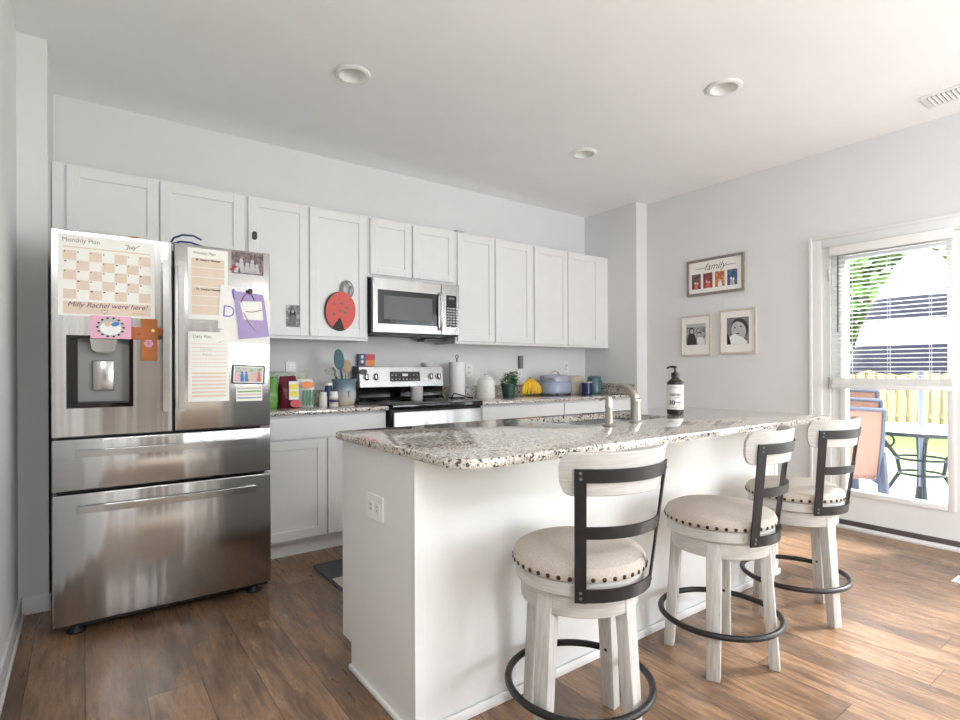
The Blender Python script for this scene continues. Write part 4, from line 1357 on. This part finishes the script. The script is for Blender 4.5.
bj = thing('cloth_covered_jar', 'beige round crock half hidden behind the navy mug', 'jar', (4.02, 3.885, Z))
MB().lathe([(0, 0), (.080, 0), (.090, .02), (.092, .12), (.085, .15), (0, .152)], 32, (4.02, 3.885, Z)).build('jar', 'beige', bj)
MB().lathe([(.094, .125), (.095, .15), (.085, .172), (.05, .180), (0, .182)], 32, (4.02, 3.885, Z)).build('cloth_cover', 'beige', bj)
nm = thing('navy_mug', 'navy blue mug with a pale rim in front of the beige crock', 'mug', (4.02, 3.68, Z))
MB().lathe([(0, 0), (.048, 0), (.052, .006), (.052, .112), (.048, .112), (.047, .01), (0, .008)], 30, (4.00, 3.70, Z), cap=False).build('cup', 'navymug', nm)
MB().lathe([(.0525, .112), (.0525, .122), (.048, .122), (.048, .112)], 30, (4.00, 3.70, Z), cap=False).build('rim', 'beige', nm)
tj = thing('teal_jar', 'grey-teal glazed jar at the right end of the counter', 'jar', (4.17, 3.73, Z))
MB().lathe([(0, 0), (.065, 0), (.075, .015), (.077, .12), (.068, .142), (.064, .150), (0, .150)], 32, (4.165, 3.75, Z)).build('jar', 'tealjar', tj)
MB().lathe([(0, .151), (.066, .151), (.068, .168), (.05, .176), (0, .178)], 32, (4.165, 3.75, Z)).build('lid', 'tealjar', tj)

# ------------------------------------------------------------------ island
IX0, IX1, IY0, IY1 = .838, 3.165, 1.496, 2.09
isl = thing('kitchen_island', 'white kitchen island cabinet with a granite top and a plug outlet', 'island', (2.0, 1.8, 0))
MB().prism([(IY0, 0), (IY1 - .085, 0), (IY1 - .085, .10), (IY1, .10), (IY1, .882), (IY0, .882)], IX0, IX0 + .018, 'x').build('end_panel', 'island', isl)
MB().prism([(IY0, 0), (IY1 - .085, 0), (IY1 - .085, .10), (IY1, .10), (IY1, .882), (IY0, .882)], IX1 - .018, IX1, 'x').build('end_panel', 'island', isl)
MB().box(IX0 + .018, IY0, 0, IX1 - .018, IY0 + .10, .882).build('front_panel', 'island', isl)
MB().box(IX0 + .018, IY1 - .10, 0, IX1 - .018, IY1 - .085, .10).build('toe_kick', 'trim', isl)
MB().box(IX0 + .018, IY1 - .02, .10, IX1 - .018, IY1 - .001, .882).build('cabinet_face', 'cab', isl)
for k in range(4):
    a = IX0 + .03 + k * .57
    shaker(MB(), a, a + .555, .12, .86, IY1 + .0005).build('door', 'cab', isl)
MB().box(IX0 - .006, IY0 - .006, .02, IX0 + .03, IY0 - .0002, .882, .001, 1).build('corner_trim', 'island', isl)
MB().box(IX1 - .03, IY0 - .006, .02, IX1 + .006, IY0 - .0002, .882, .001, 1).build('corner_trim', 'island', isl)
MB().box(IX0 - .014, IY0 - .016, 0, IX0 - .0002, IY1 - .085, .022, .006).build('shoe_moulding', 'trim', isl)
MB().box(IX0, IY0 - .018, 0, IX1 + .012, IY0 - .0062, .034, .005).build('shoe_moulding', 'trim', isl)
MB().box(IX1 + .0002, IY0 - .016, 0, IX1 + .014, IY1 - .085, .022, .006).build('shoe_moulding', 'trim', isl)

it = thing('island_countertop', 'long speckled granite island top with rounded corners and a sink cut-out', 'countertop', (2.0, 1.66, .884))
TX0, TX1, TY0, TY1 = .812, 3.16, 1.205, 2.118
SX0, SX1, SY0, SY1 = 1.74, 2.44, 1.66, 2.035
def slab_with_hole():
    mb = MB()
    bm = mb.bm
    e = .007
    def loopv(pts, z):
        return [bm.verts.new((a, b, z)) for a, b in pts]
    def off(pts, d, cx, cy):
        return pts
    o_full = rrect(TX0, TY0, TX1, TY1, (.10, .03, .03, .03), 8)
    o_in = rrect(TX0 + e, TY0 + e, TX1 - e, TY1 - e, (.10 - e, .03 - e, .03 - e, .03 - e), 8)
    h_ = rrect(SX0, SY0, SX1, SY1, .06, 6)
    z0, z1 = .884, .914
    lv = [loopv(o_in, z1), loopv([(a + (c - a) * .7, b + (d - b) * .7) for (a, b), (c, d) in zip(o_in, o_full)], z1 - e * .3), loopv(o_full, z1 - e), loopv(o_full, z0 + e), loopv([(a + (c - a) * .7, b + (d - b) * .7) for (a, b), (c, d) in zip(o_in, o_full)], z0 + e * .3), loopv(o_in, z0)]
    n = len(o_full)
    for A, B in zip(lv, lv[1:]):
        for i in range(n):
            j = (i + 1) % n
            bm.faces.new((A[i], A[j], B[j], B[i]))
    ht, hb = loopv(h_, z1), loopv(h_, z0)
    m = len(h_)
    for i in range(m):
        j = (i + 1) % m
        bm.faces.new((ht[i], ht[j], hb[j], hb[i]))
    for O, H in ((lv[0], ht), (lv[-1], hb)):
        es = [bm.edges.get((O[i], O[(i + 1) % n])) for i in range(n)] + [bm.edges.get((H[i], H[(i + 1) % m])) for i in range(m)]
        bmesh.ops.triangle_fill(bm, use_beauty=True, use_dissolve=False, edges=es)
    return mb
slab_with_hole().build('slab', 'granite', it, angle=40)

sn = thing('kitchen_sink', 'double-bowl stainless steel sink set under the island top', 'sink', (2.09, 1.85, .70))
def bowl(x0, x1):
    mb = MB()
    a = rrect(x0, SY0 - .006, x1, SY1 + .006, .05, 5)
    prof = [(0, .8832), (.004, .878), (.012, .72), (.04, .70)]
    cx, cy = (x0 + x1) / 2, (SY0 + SY1) / 2
    loops = []
    for d, z in prof:
        kx, ky = 1 - d / ((x1 - x0) / 2), 1 - d / ((SY1 - SY0) / 2)
        loops.append([mb.bm.verts.new((cx + (p - cx) * kx, cy + (q - cy) * ky, z)) for p, q in a])
    n = len(a)
    for A, B in zip(loops, loops[1:]):
        for i in range(n):
            mb.bm.faces.new((A[i], A[(i + 1) % n], B[(i + 1) % n], B[i]))
    mb.bm.faces.new(loops[-1])
    return mb
MX = 2.09
bw1 = bowl(SX0 - .006, MX - .008).build('bowl', 'sink', sn)
bw2 = bowl(MX + .008, SX1 + .006).build('bowl', 'sink', sn)
MB().box(MX - .008, SY0, .872, MX + .008, SY1, .881, .003).build('divider', 'sink', sn)
for bw, x in ((bw1, 1.91), (bw2, 2.27)):
    MB().lathe([(.045, .7005), (.045, .703), (.03, .703), (.028, .7008)], 24, (x, 1.85, 0), cap=False).build('drain', 'chrome', bw)

fc = thing('kitchen_faucet', 'brushed nickel pull-out faucet behind the sink on the island', 'faucet', (2.05, 1.595, .9145))
FX, FYY, FZ = 2.055, 1.60, .9145
MB().lathe([(0, 0), (.030, 0), (.031, .006), (.026, .012), (.024, .09), (.025, .095), (.025, .103), (.023, .108), (0, .108)], 28, (FX, FYY, FZ)).build('base', 'nickel', fc)
sp3, rs3 = [], []
for (dy, dz, r_) in ((0, .106, .0235), (.003, .116, .0232), (.010, .130, .0215), (.022, .145, .0185), (.040, .157, .0155), (.062, .166, .0125), (.084, .170, .0105), (.100, .168, .0095), (.108, .160, .0095)):
    sp3.append((FX - dy * .10, FYY + dy, FZ + dz))
    rs3.append(r_)
MB().tube(sp3, rs3, 18).build('spout', 'nickel', fc)
sd = thing('soap_dispenser', 'slim brushed nickel soap dispenser beside the faucet', 'soap dispenser', (1.83, 1.565, .9145))
MB().lathe([(0, 0), (.026, 0), (.028, .004), (.024, .009), (.0165, .013), (.0155, .075), (.0175, .079), (.0175, .084), (.0155, .088), (.0155, .112), (.012, .124), (0, .127)], 24, (1.83, 1.565, FZ)).build('body', 'nickel', sd)
MB().tube([(1.83, 1.565, FZ + .112), (1.828, 1.59, FZ + .120), (1.825, 1.612, FZ + .112)], .006, 8).build('nozzle', 'nickel', sd)

sb_ = thing('soap_bottle', 'dark soap pump bottle with a white printed label on the island', 'soap bottle', (2.585, 1.752, .9145))
BX, BY = 2.585, 1.752
MB().lathe([(0, 0), (.040, 0), (.0428, .004), (.0428, .170), (.040, .178), (.019, .196), (.018, .201), (0, .201)], 32, (BX, BY, FZ)).build('bottle', 'amber', sb_)
lbm = MB()
a0 = math.atan2(-BY, -BX)
for k in range(24):
    pass
lbm.arcband(.0431, .0435, .028, .160, a0 - 1.45, a0 + 1.45, 28)
bmesh.ops.translate(lbm.bm, verts=lbm.bm.verts[:], vec=(BX, BY, FZ))
lab = lbm.build('label', 'white', sb_)
def curved_text(name, body, size, zc, mat, parent, da=0.0, weight=0.0):
    cu = bpy.data.curves.new('t', 'FONT'); cu.body = body; cu.size = size; cu.align_x = 'CENTER'; cu.align_y = 'CENTER'; cu.extrude = .0003; cu.offset = weight
    tmp = bpy.data.objects.new('t', cu); C.objects.link(tmp)
    bpy.context.view_layer.update()
    me = bpy.data.meshes.new_from_object(tmp.evaluated_get(bpy.context.evaluated_depsgraph_get()))
    bpy.data.objects.remove(tmp); bpy.data.curves.remove(cu)
    for v_ in me.vertices:
        a = a0 + da + v_.co.x / .0438
        r_ = .0438 + v_.co.z
        v_.co = Vector((BX + r_ * math.cos(a), BY + r_ * math.sin(a), FZ + zc + v_.co.y)) - OFF[parent.name]
    me.materials.clear(); me.materials.append(M[mat]); me.name = name
    ob = bpy.data.objects.new(name, me); C.objects.link(ob); ob.parent = parent; OFF[ob.name] = OFF[parent.name]
curved_text('label_lettering', 'KITCHEN SOAP', .0095, .146, 'ink', lab)
curved_text('label_lettering', 'DISHES', .019, .106, 'ink', lab, weight=.0005)
curved_text('label_lettering', 'WITH', .013, .090, 'ink', lab, .35)
curved_text('label_lettering', '30', .032, .064, 'ink', lab, -.4, .001)
curved_text('label_lettering', 'LOADS', .012, .066, 'ink', lab, .4, .0003)
curved_text('label_lettering', 'FRESH LINEN', .007, .040, 'greyink', lab)
pu = MB().lathe([(0, .2015), (.0205, .2015), (.0205, .222), (.012, .226), (.0055, .228), (.0055, .248), (.010, .250), (.010, .260), (0, .261)], 20, (BX, BY, FZ))
pu.tube([(BX, BY, FZ + .255), (BX - .020, BY + .016, FZ + .257), (BX - .036, BY + .028, FZ + .248)], [.008, .006, .005], 8)
pu.build('pump', 'black', sb_)

ol = thing('island_outlet', 'white plug outlet mounted sideways on the island end panel', 'outlet', (IX0, 1.782, .672))
def yz(pts):
    return pts
MB().prism(rrect(1.716, .628, 1.848, .716, .006), IX0 - .006, IX0 - .0005, 'x').build('plate', 'white', ol)
for yc in (1.756, 1.808):
    rc = MB().prism(rrect(yc - .018, .654, yc + .018, .690, .010), IX0 - .008, IX0 - .0061, 'x').build('receptacle', 'ceramic', ol)
    MB().box(IX0 - .0086, yc - .006, .663, IX0 - .0081, yc + .006, .6655).box(IX0 - .0086, yc - .006, .678, IX0 - .0081, yc + .006, .6805).build('slots', 'darkgrey', rc)

# unseen rug, added behind the camera to bounce window light upward
rgg = thing('bounce_rug', 'large cream rug added behind the viewer to bounce light', 'rug', (2.2, -1.9, 0))
MB().prism(rrect(.0, -3.3, 4.3, -.45, .05), .0005, .012, 'z').build('pile', 'beige', rgg)
# kitchen mat
km = thing('kitchen_mat', 'grey floor mat with a pale printed band behind the island', 'mat', (1.6, 2.95, 0))
MB().prism(rrect(1.085, 2.70, 2.30, 3.175, .02), .0005, .010, 'z').build('mat_base', 'mat_dark', km)
MB().prism(rrect(1.10, 2.715, 2.285, 2.90, .01), .0101, .0115, 'z').build('printed_band', 'mat_pale', km)

# ------------------------------------------------------------------ bar stools
def make_stool():
    t = thing('bar_stool', 'bar stool', 'bar stool', (0, 0, 0), 'swivel bar stools')
    up = []
    # four splayed legs, faces set radially
    for k in range(4):
        a = R(45 + 90 * k)
        mb = MB()
        rad, tan = Vector((math.cos(a), math.sin(a), 0)), Vector((-math.sin(a), math.cos(a), 0))
        def quad(rc, z, hr, ht):
            return [mb.bm.verts.new(rad * (rc + sr * hr) + tan * (st_ * ht) + Vector((0, 0, z))) for sr, st_ in ((-1, -1), (1, -1), (1, 1), (-1, 1))]
        A, B = quad(.196, 0, .019, .0235), quad(.160, .506, .021, .027)
        fs = [mb.bm.faces.new(A), mb.bm.faces.new(B)] + [mb.bm.faces.new((A[i], A[(i + 1) % 4], B[(i + 1) % 4], B[i])) for i in range(4)]
        bmesh.ops.bevel(mb.bm, geom=list({e for f in fs for e in f.edges}), offset=.003, segments=2, affect='EDGES', profile=.5)
        lg = mb.build('leg', 'washed', t)
        m_ = Matrix.Translation(rad * .1655 + Vector((0, 0, .205))) @ Matrix.Rotation(a + math.pi, 4, 'Z') @ Matrix.Rotation(R(90), 4, 'Y')
        MB().lathe([(.008, -.002), (.008, .003), (.004, .005), (0, .005)], 10, mat=m_).build('bolt_cap', 'black', lg)
    MB().lathe([(.150, .446), (.180, .446), (.182, .450), (.182, .507), (.150, .507)], 56, cap=False).build('apron', 'washed_h', t)
    MB().tube([(.2255 * math.cos(2 * math.pi * k / 64), .2255 * math.sin(2 * math.pi * k / 64), .176) for k in range(64)], .0115, 12, closed=True).build('foot_ring', 'blackmetal', t)
    # swivelling top
    up.append(MB().lathe([(0, .5115), (.196, .5115), (.200, .515), (.200, .552), (.196, .555), (0, .555)], 56).build('seat_ring', 'washed_h', t))
    cu = MB().lathe([(.196, .5555), (.205, .558), (.2085, .566), (.208, .580), (.199, .596), (.17, .611), (.11, .619), (0, .622)], 56).build('seat', 'linen', t)
    nl = MB()
    for k in range(40):
        a = 2 * math.pi * k / 40
        m_ = Matrix.Rotation(a, 4, 'Z') @ Matrix.Translation((.2075, 0, .567)) @ Matrix.Rotation(R(90), 4, 'Y')
        nl.lathe([(.0072, -.002), (.0066, .0022), (.0035, .0042), (0, .0048)], 8, mat=m_)
    nl.build('nailhead_trim', 'nail', cu)
    up.append(cu)
    # black metal back frame: two leaning uprights and three curved rails
    H = R(37)
    lean = (.262 - .212) / (.888 - .508)
    def rad_at(z):
        return .2125 + lean * (z - .508)
    for s in (-1, 1):
        a = R(-90) + s * H
        rad, tan = Vector((math.cos(a), math.sin(a), 0)), Vector((-math.sin(a), math.cos(a), 0))
        mb = MB()
        A = [mb.bm.verts.new(rad * (rad_at(.506) + r_) + tan * w_ + Vector((0, 0, .506))) for r_, w_ in ((0, -.0165), (.007, -.0165), (.007, .0165), (0, .0165))]
        B = [mb.bm.verts.new(rad * (rad_at(.889) + r_) + tan * w_ + Vector((0, 0, .889))) for r_, w_ in ((0, -.0165), (.007, -.0165), (.007, .0165), (0, .0165))]
        mb.bm.faces.new(A); mb.bm.faces.new(B)
        for i in range(4):
            mb.bm.faces.new((A[i], A[(i + 1) % 4], B[(i + 1) % 4], B[i]))
        ur = mb.build('back_upright', 'blackmetal', t)
        up.append(ur)
        bo = MB()
        for zb in (.520, .536, .862, .878) if s < 0 else (.528, .868):
            m_ = Matrix.Translation(rad * (rad_at(zb) + .007) + Vector((0, 0, zb))) @ Matrix.Rotation(a, 4, 'Z') @ Matrix.Rotation(R(90), 4, 'Y')
            bo.lathe([(.005, 0), (.0045, .002), (0, .0035)], 10, mat=m_)
        bo.build('bolts', 'greyplastic', ur)
    for (z0, z1) in ((.507, .546), (.692, .727), (.851, .889)):
        rr = rad_at(z0)
        up.append(MB().arcband(rr + .0005, rr + .0065, z0, z1, R(-90) - H + .02, R(-90) + H - .02, 28, lean, z0).build('back_rail', 'blackmetal', t))
    # curved wooden backrest, inside the rails
    mb = MB()
    HA, n = R(50), 44
    z0, z1, cr_, th = .812, .934, .035, .020
    prev = None
    for i in range(n + 1):
        u = -1 + 2 * i / n
        a = R(-90) + HA * u
        edge = (1 - abs(u)) * HA * .28
        dz = 0
        if edge < cr_:
            dz = cr_ - math.sqrt(max(0, cr_ ** 2 - (cr_ - edge) ** 2))
        za, zb = z0 + dz, z1 - dz
        ring = []
        for (o_, z) in ((0, za + .003), (-.004, za), (-th + .004, za), (-th, za + .003), (-th, zb - .005), (-th + .005, zb), (-.005, zb), (0, zb - .005)):
            rr = rad_at(z) - .0008 + o_
            ring.append(mb.bm.verts.new((rr * math.cos(a), rr * math.sin(a), z)))
        if prev:
            for k in range(8):
                mb.bm.faces.new((prev[k], prev[(k + 1) % 8], ring[(k + 1) % 8], ring[k]))
        else:
            mb.bm.faces.new(ring)
        prev = ring
    mb.bm.faces.new(prev)
    up.append(mb.build('backrest', 'washed_h', t))
    return t, [o.name for o in up]
stool, uppers = make_stool()
STOOLS = (((1.272, 1.215), -35, -98, 'nearest whitewashed bar stool with linen seat, close to the island end with the outlet'),
          ((2.076, 1.207), -21, -80, 'middle whitewashed bar stool, between two other stools at the island'),
          ((2.765, 1.226), 32, -94, 'farthest whitewashed bar stool, the one beside the patio door'))
for i, (c, rb, bk_, lbl) in enumerate(STOOLS):
    s_o = stool if i == 0 else copy_tree(stool)
    s_o['label'] = lbl
    s_o.location = (c[0], c[1], 0)
    s_o.rotation_euler = (0, 0, R(rb))
STOOL_ROOTS = [o for o in C.objects if o.name.startswith('bar_stool')]
for (c, rb, bk_, lbl) in STOOLS:
    rt = [o for o in STOOL_ROOTS if o['label'] == lbl][0]
    for ch in kids(rt):
        base_n = ch.name.split('.')[0]
        if base_n in ('seat_ring', 'seat', 'back_upright', 'back_rail', 'backrest'):
            ch.rotation_euler = (0, 0, R(bk_ + 90 - rb))

# ------------------------------------------------------------------ pictures on the door wall (facing -x)
WX = XR
def wall_frame(label, y0, y1, z0, z1, fw, mat, depth=.02):
    """y0 > y1 : left edge in the photo is the larger y"""
    t = thing('picture_frame', label, 'picture', (WX, (y0 + y1) / 2, z0), 'framed pictures on the door wall')
    f = MB()
    X0, X1_ = WX - depth, WX - .0008
    f.box(X0, y1, z0, X1_, y0, z0 + fw, .0015, 1).box(X0, y1, z1 - fw, X1_, y0, z1, .0015, 1).box(X0, y1, z0 + fw, X1_, y1 + fw, z1 - fw, .0015, 1).box(X0, y0 - fw, z0 + fw, X1_, y0, z1 - fw, .0015, 1)
    f.build('frame', mat, t)
    MB().box(WX - .010, y1 + fw, z0 + fw, WX - .002, y0 - fw, z1 - fw).build('mat_board', 'paper', t)
    return t
def wflat(parent, name, mat, lay, *polys):
    mb = MB()
    x = WX - .0101 - lay * .0006
    for p in polys:
        mb.prism(p, x - .0005, x, 'x')
    return mb.build(name, mat, parent)
wf = wall_frame('wide grey wooden frame lettered family above two smaller pictures', 2.885, 2.354, 1.812, 2.134, .022, 'wooldark')
for k, mt in enumerate(('ph_dusk', 'ph_red', 'ph_amber', 'ph_blue')):
    yl = 2.838 - k * .1115
    wflat(wf, 'photo', mt, 0, rect(yl - .088, 1.872, yl, 2.005))
    hd_ = [ellipse(yl - .035, 1.928, .010, .012, 10), ellipse(yl - .056, 1.921, .009, .011, 10)]
    wflat(wf, 'figure', 'skin' if k < 3 else 'white', 1, *hd_)
    wflat(wf, 'clothing', ('red', 'red', 'paper', 'lightgrey')[k], 2, [(yl - .024, 1.874), (yl - .066, 1.874), (yl - .060, 1.914), (yl - .032, 1.914)])
text('lettering', '—family—', .085, (WX - .0112, 2.62, 2.055), '-x', 'greyink', wf, shear=.45)
wf = wall_frame('pale wooden frame with a grey photo of two seated children', 2.948, 2.651, 1.275, 1.642, .016, 'oakpale')
wflat(wf, 'photo', 'ph_grey', 0, rect(2.705, 1.375, 2.895, 1.565))
wflat(wf, 'sky_band', 'lightgrey', 1, rect(2.706, 1.535, 2.894, 1.564))
wflat(wf, 'figure', 'darkgrey', 2, [(2.780, 1.376), (2.888, 1.376), (2.870, 1.475), (2.815, 1.475)], ellipse(2.843, 1.502, .024, .030))
wflat(wf, 'figure', 'white', 2, [(2.712, 1.376), (2.795, 1.376), (2.785, 1.44), (2.735, 1.445)])
wflat(wf, 'face', 'lightgrey', 3, ellipse(2.840, 1.497, .015, .020), ellipse(2.765, 1.462, .016, .019))
wflat(wf, 'hair', 'darkgrey', 2, ellipse(2.764, 1.474, .020, .018))
wf = wall_frame('pale wooden frame with a close-up grey photo of a baby, nearest the door', 2.570, 2.256, 1.284, 1.662, .016, 'oakpale')
wflat(wf, 'photo', 'midgrey', 0, rect(2.318, 1.365, 2.508, 1.592))
wflat(wf, 'hair', 'darkgrey', 1, rot2(ellipse(2.395, 1.500, .072, .086, 28), 2.395, 1.500, -20))
wflat(wf, 'face', 'lightgrey', 2, rot2(ellipse(2.405, 1.480, .062, .078, 28), 2.405, 1.480, -20))
wflat(wf, 'swaddle', 'white', 3, [(2.330, 1.366), (2.47, 1.366), (2.485, 1.43), (2.44, 1.455), (2.37, 1.42), (2.335, 1.39)])
wflat(wf, 'feature', 'darkgrey', 4, ellipse(2.435, 1.505, .010, .006, 10), ellipse(2.385, 1.515, .010, .006, 10), ellipse(2.412, 1.455, .016, .005, 10))
wflat(wf, 'dark_edge', 'black', 3, [(2.470, 1.366), (2.506, 1.366), (2.506, 1.47), (2.488, 1.43)])  # dark corner within the printed picture

# ------------------------------------------------------------------ outside
GZ = -.14
st('ground_lawn', MB().box(4.7, -12, GZ - .25, 34, 22, GZ - .03), 'grass')
st('ground_patio', MB().box(XR + .14, -3, GZ - .1, 7.6, 4.4, GZ), 'patio')
fn = thing('picket_fence', 'tall pale wooden board fence at the back of the lawn', 'fence', (14, 4, GZ - .03))
pk = MB()
k = 0
y = -4.0
while y < 15:
    pk.box(13.96, y, GZ - .03, 13.985, y + .115, 1.40 + (k % 3) * .006)
    y += .185
    k += 1
pk.build('boards', 'fence', fn)
pk = MB()
y = -3.9
while y < 15:
    pk.box(14.03, y, GZ - .03, 14.05, y + .09, 1.36)
    y += .185
pk.build('back_boards', 'fence', fn)
MB().box(13.99, -4, .12, 14.028, 15, .20).box(13.99, -4, 1.05, 14.028, 15, 1.13).build('rails', 'fence', fn)

def tree(label, x, y, h, rad, mat, seed, n=1500):
    rnd = random.Random(seed)
    t = thing('garden_tree', label, 'tree', (x, y, GZ - .03), 'trees beyond the fence')
    MB().tube([(x, y, GZ - .03), (x + .1, y, h * .35), (x - .05, y + .1, h * .8)], [.16, .12, .04], 10).build('trunk', 'bark', t)
    mb = MB()
    for _ in range(n):
        while True:
            p = Vector((rnd.uniform(-1, 1), rnd.uniform(-1, 1), rnd.uniform(-1, 1)))
            if .35 < p.length < 1:
                break
        q = Vector((x + p.x * rad, y + p.y * rad, h * .56 + p.z * h * .46))
        leaf(mb, q, (rnd.uniform(-1, 1), rnd.uniform(-1, 1), rnd.uniform(-.6, .5)), rnd.uniform(.28, .5), rnd.uniform(.2, .34))
    mb.build('foliage', mat, t)
tree('dense green tree beyond the fence, leftmost seen through the blind', 19.0, 9.6, 6.6, 2.2, 'foliage', 1)
tree('pale green tree beyond the fence, left of the striped umbrella', 16.6, 5.5, 5.2, 1.75, 'foliage2', 2)
tree('tall dark green tree beyond the fence behind the striped umbrella', 21.5, 4.2, 7.4, 2.4, 'foliage', 3)
tree('pale green tree beyond the fence, right of the striped umbrella', 17.2, .6, 5.8, 2.1, 'foliage2', 4)

# patio table and striped umbrella
PTX, PTY = 6.28, 1.66
tb = thing('patio_table', 'dark cast metal patio table with scrolled legs outside the door', 'table', (PTX, PTY, GZ))
TZ = .60
MB().lathe([(.58, TZ - .03), (.60, TZ - .03), (.60, TZ), (.58, TZ)], 56, (PTX, PTY, 0), cap=False).build('rim', 'tablemetal', tb)
g_ = MB().lathe([(.03, TZ - .014), (.582, TZ - .014), (.582, TZ - .004), (.03, TZ - .004)], 56, (PTX, PTY, 0), cap=False)
g_.build('table_top', 'stripewhite', tb)
for k in range(4):
    a = R(20 + 90 * k)
    ca, sa = math.cos(a), math.sin(a)
    pts = [(PTX + r_ * ca, PTY + r_ * sa, z_) for r_, z_ in ((.46, TZ - .02), (.30, TZ - .10), (.18, TZ - .28), (.16, TZ - .42), (.28, GZ + .10), (.44, GZ + .02))]
    lg = MB().tube(pts, .018, 8).build('leg', 'tablemetal', tb)
    MB().tube([(PTX + (.26 + .06 * math.cos(q)) * ca, PTY + (.26 + .06 * math.cos(q)) * sa, TZ - .13 + .06 * math.sin(q)) for q in [i * .52 for i in range(12)]], .010, 6, closed=True).build('scroll', 'tablemetal', lg)
rr_ = MB()
for z_, r_ in ((TZ - .28, .19), (TZ - .42, .17)):
    rr_.tube([(PTX + r_ * math.cos(2 * math.pi * k / 24), PTY + r_ * math.sin(2 * math.pi * k / 24), z_) for k in range(24)], .012, 6, closed=True)
rr_.build('stretcher_ring', 'tablemetal', tb)
um = thing('patio_umbrella', 'black and white striped patio umbrella, half closed, standing through the table', 'umbrella', (PTX, PTY, GZ))
MB().tube([(PTX, PTY, GZ + .05), (PTX, PTY, 2.28)], .022, 12).build('pole', 'polegrey', um)
MB().lathe([(.0, 0), (.24, 0), (.24, .04), (.05, .07), (.04, .2), (.0, .2)], 28, (PTX, PTY, GZ)).build('base', 'tablemetal', um)
cn_ = MB()
bands = [(2.27, .03, 0), (2.06, .22, 0), (1.80, .38, 0), (1.59, .46, 1), (1.37, .525, 0), (1.10, .585, 1)]
nseg = 48
prev = None
for j, (z_, r_, mi) in enumerate(bands):
    ring = []
    for k in range(nseg):
        a = 2 * math.pi * k / nseg
        pr = r_ * (1 - .06 * (1 if j else 0) * (.5 - .5 * math.cos(8 * a)))
        ring.append(cn_.bm.verts.new((PTX + pr * math.cos(a), PTY + pr * math.sin(a), z_ + (.05 * (.5 - .5 * math.cos(8 * a)) if j == len(bands) - 1 else 0))))
    if prev:
        for k in range(nseg):
            f = cn_.bm.faces.new((prev[k], prev[(k + 1) % nseg], ring[(k + 1) % nseg], ring[k]))
            f.material_index = (0, 0, 0, 1, 0, 1)[j]
    prev = ring
cn_.build('canopy', ['stripewhite', 'stripeblack'], um)
for k in range(8):
    a = 2 * math.pi * k / 8
    MB().tube([(PTX + (r_ - .012) * math.cos(a), PTY + (r_ - .012) * math.sin(a), z_ - .006) for z_, r_, _ in bands], .006, 6).build('rib', 'polegrey', um)
MB().lathe([(0, 2.34), (.02, 2.33), (.03, 2.30), (.15, 2.17), (.21, 2.09), (.225, 2.07)], 16, (PTX, PTY, 0), cap=False).build('cap', 'cooker', um)

# stacked sling chairs
def sling_chair():
    t = thing('patio_chair', 'patio chair', 'chair', (0, 0, 0), 'stacked patio chairs')
    W2 = .26
    for s in (-1, 1):
        MB().tube([(s * W2, -.30, .96), (s * W2, -.27, .70), (s * W2, -.20, .42), (s * W2, -.16, .36), (s * W2, .25, .40)], .016, 8).build('side_rail', 'chairmetal', t)
        MB().tube([(s * (W2 + .02), -.24, .60), (s * (W2 + .03), 0, .64), (s * (W2 + .03), .22, .62), (s * (W2 + .02), .27, .50), (s * (W2 + .02), .25, 0)], .017, 8).build('arm', 'chairmetal', t)
        MB().tube([(s * (W2 + .02), -.24, .60), (s * (W2 + .02), -.30, .30), (s * (W2 + .02), -.34, 0)], .017, 8).build('leg', 'chairmetal', t)
    MB().tube([(-W2, -.30, .96), (0, -.31, .975), (W2, -.30, .96)], .015, 8).build('top_rail', 'chairmetal', t)
    m = MB()
    prof = [(-.298, .955), (-.268, .70), (-.198, .42), (-.15, .375), (.25, .405)]
    L_ = [[m.bm.verts.new((s * (W2 - .012), y_ + dy, z_)) for y_, z_ in prof] for s in (-1, 1) for dy in (0, .004)]
    for i in range(len(prof) - 1):
        m.bm.faces.new((L_[0][i], L_[0][i + 1], L_[2][i + 1], L_[2][i]))
        m.bm.faces.new((L_[1][i], L_[1][i + 1], L_[3][i + 1], L_[3][i]))
    m.build('sling', 'sling', t)
    return t
ch0 = sling_chair()
clabs = ('brown sling patio chair at the bottom of the outdoor stack', 'brown sling patio chair second from the bottom of the outdoor stack', 'brown sling patio chair third from the bottom of the outdoor stack', 'brown sling patio chair topmost of the outdoor stack')
for k in range(4):
    c_ = ch0 if k == 0 else copy_tree(ch0)
    c_['label'] = clabs[k]
    ang = R(-50)
    f_dir = Vector((-math.sin(ang), math.cos(ang), 0))
    c_.location = Vector((5.25, 2.0, GZ)) + f_dir * (.055 * k) + Vector((0, 0, .075 * k))
    c_.rotation_euler = (0, 0, ang)
